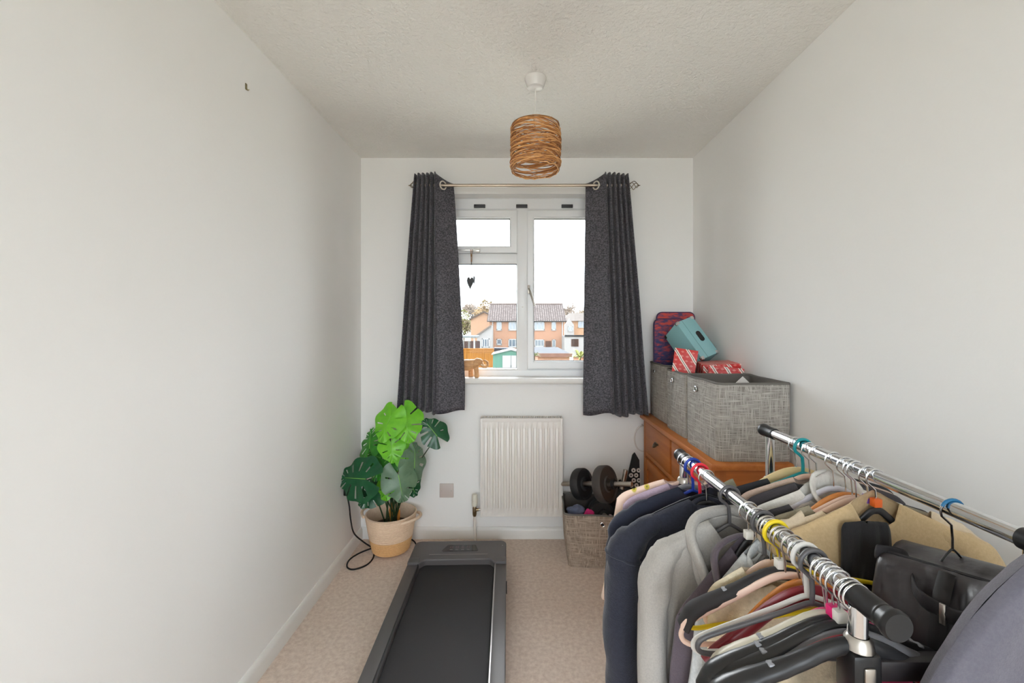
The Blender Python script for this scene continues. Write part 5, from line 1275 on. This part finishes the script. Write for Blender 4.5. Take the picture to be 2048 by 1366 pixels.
garment('cream_knit', 'cream ribbed knit jumper on the rear rail', 'jumper', 2, Dof(2, 1732), .212, .52, fab('cream_knit', (216, 200, 174), (190, 172, 146), .5, .7, 70), .016, .076, .95, neck=.4, nd=(.05, .03), seed=18, sleeves='short')
hanger('flat', H_BLK, 2, 1752, 'black hanger with orange tag inside the tan coat', hw=.1, cube=Q_ORANGE)
M_TAN = fab('tan', (206, 180, 138), (184, 156, 116), .5, .3, 160)
garment('tan_coat', 'tan coat with broad shoulders on the rear rail', 'coat', 2, Dof(2, 1750), .218, .62, M_TAN, .018, .10, 1.1, neck=.2, nd=(.06, -.01), seed=19, sleeves='long', z0=-.042)
garment('black_vest', 'black vest pressed between tan coat and holdall', 'vest', 2, Dof(2, 1775), .05, .5, fab('black_cord', (34, 33, 36)), .012, .004, 1.0, neck=.01, nd=(0, 0), seed=20, xoff=-.045, z0=-.085)
hgb, _ = hanger('wire', H_BLK, 2, 1905, 'dark hanger with blue-tipped hook holding the black holdall', hw=.07, hook=mat('dark_chrome', (120, 116, 112), .25, 1), roll=0)
obj('hook_sleeve', MB().tube(hook_path(.0019)[1:12], .0028, 10), mat('blue_sleeve', (20, 104, 150), .4), hgb, 60)
garment('slate_jersey', 'slate grey jersey draped over the near end of the rear rail', 'jersey', 2, .592, .24, .60, fab('slate', (104, 102, 112), (88, 86, 98), .5, .3, 220), .022, .26, 1.9, neck=.01, nd=(0, 0), flare=.05, z0=.016, seed=21, top_th=.7)
# --- black holdall hung on the rear rail
hb = thing('black_holdall', 'large black nylon holdall with webbing strap hung on the rear rail', 'bag')
M_NYL = mat('black_nylon', (50, 46, 49), .42, bump=(26, .25, .01)); M_WEB = mat('black_webbing', (34, 32, 35), .8, bump=(500, .4, .001))
def hold_sec(q):
    """cross-section at q 0 (far left end) .. 1 (near right end)"""
    fr = Vector((.655, .815, .892)).lerp(Vector((.735, .60, .925)), q); bk = Vector((.775, .90, .868)).lerp(Vector((.86, .66, .905)), q)
    e = min(1, .25 + 2.6 * math.sqrt(max(q, 0))) if q < .12 else 1
    mid = (fr + bk) / 2; out = []
    n = (fr - bk); n.z = 0; n.normalize()
    prof = [(0, bk + Vector((0, 0, -.42))), (0, bk + Vector((0, 0, -.2)) - n * .02), (0, bk + Vector((0, 0, -.05)) - n * .012), (0, bk), (0, bk.lerp(fr, .33) + Vector((0, 0, .010))), (0, bk.lerp(fr, .66) + Vector((0, 0, -.004))), (0, fr), (0, fr + n * .026 - Vector((0, 0, .03))), (0, fr + n * .045 - Vector((0, 0, .09))), (0, fr + n * .04 - Vector((0, 0, .18))), (0, fr + n * .012 - Vector((0, 0, .3))), (0, fr - Vector((0, 0, .42)))]
    pts = crom([p for _, p in prof], 3)
    return [mid + Vector((0, 0, -.12)) + (p - mid - Vector((0, 0, -.12))) * e for p in pts]
rows = []
for i in range(41):
    q = i / 40; row = []
    for k, p in enumerate(hold_sec(q)):
        w_ = .016 * noise.noise(Vector((q * 6, k * .22, 2))) + .008 * noise.noise(Vector((q * 17, k * .5, 5)))
        row.append(p + Vector((-.75, -.55, .25)) * w_)
    rows.append(row)
n = len(rows[0]); m = MB().grid(rows, True); m.add(rows[0], [tuple(range(n))]); m.add(rows[-1], [tuple(range(n))])
obj('body', m, M_NYL, hb, 180)
nrm = Vector((-.93, -.36, 0))
def on_face(q, dz, off=.006):
    s = hold_sec(q); fr = Vector((.655, .815, .892)).lerp(Vector((.735, .60, .925)), q)
    z = fr.z - dz; best = min((p for p in s[15:]), key=lambda p: abs(p.z - z)); return Vector((best.x, best.y, z)) + nrm * off
st = [on_face(q, dz, .010) for q, dz in ((.08, -.002), (.22, .014), (.38, .034), (.52, .046), (.66, .048), (.78, .034), (.92, .006))]
obj('strap', MB().tube(crom(st, 5), 1, 8, up=(0, 0, 1), flat=(.0125, .003)), M_WEB, hb, 180)
obj('piping', MB().tube(crom([on_face(q, .002, .002) for q in (.1, .3, .5, .7, .9, 1)], 4), .004, 6), M_WEB, hb)
obj('zip_strip', MB().tube(crom([on_face(.52, d, .006) for d in (.0, .03, .07, .12, .2, .3)], 3), 1, 6, up=(.36, -.93, 0), flat=(.011, .003)), mat('matt_black_zip', (24, 22, 24), .7), hb)
obj('zip_puller', MB().box((-.004, -.002, -.016), (.004, .002, .016), .001), M_STEEL, hb, loc=on_face(.55, .05, .012), rot=(0, 0, R(-65)))
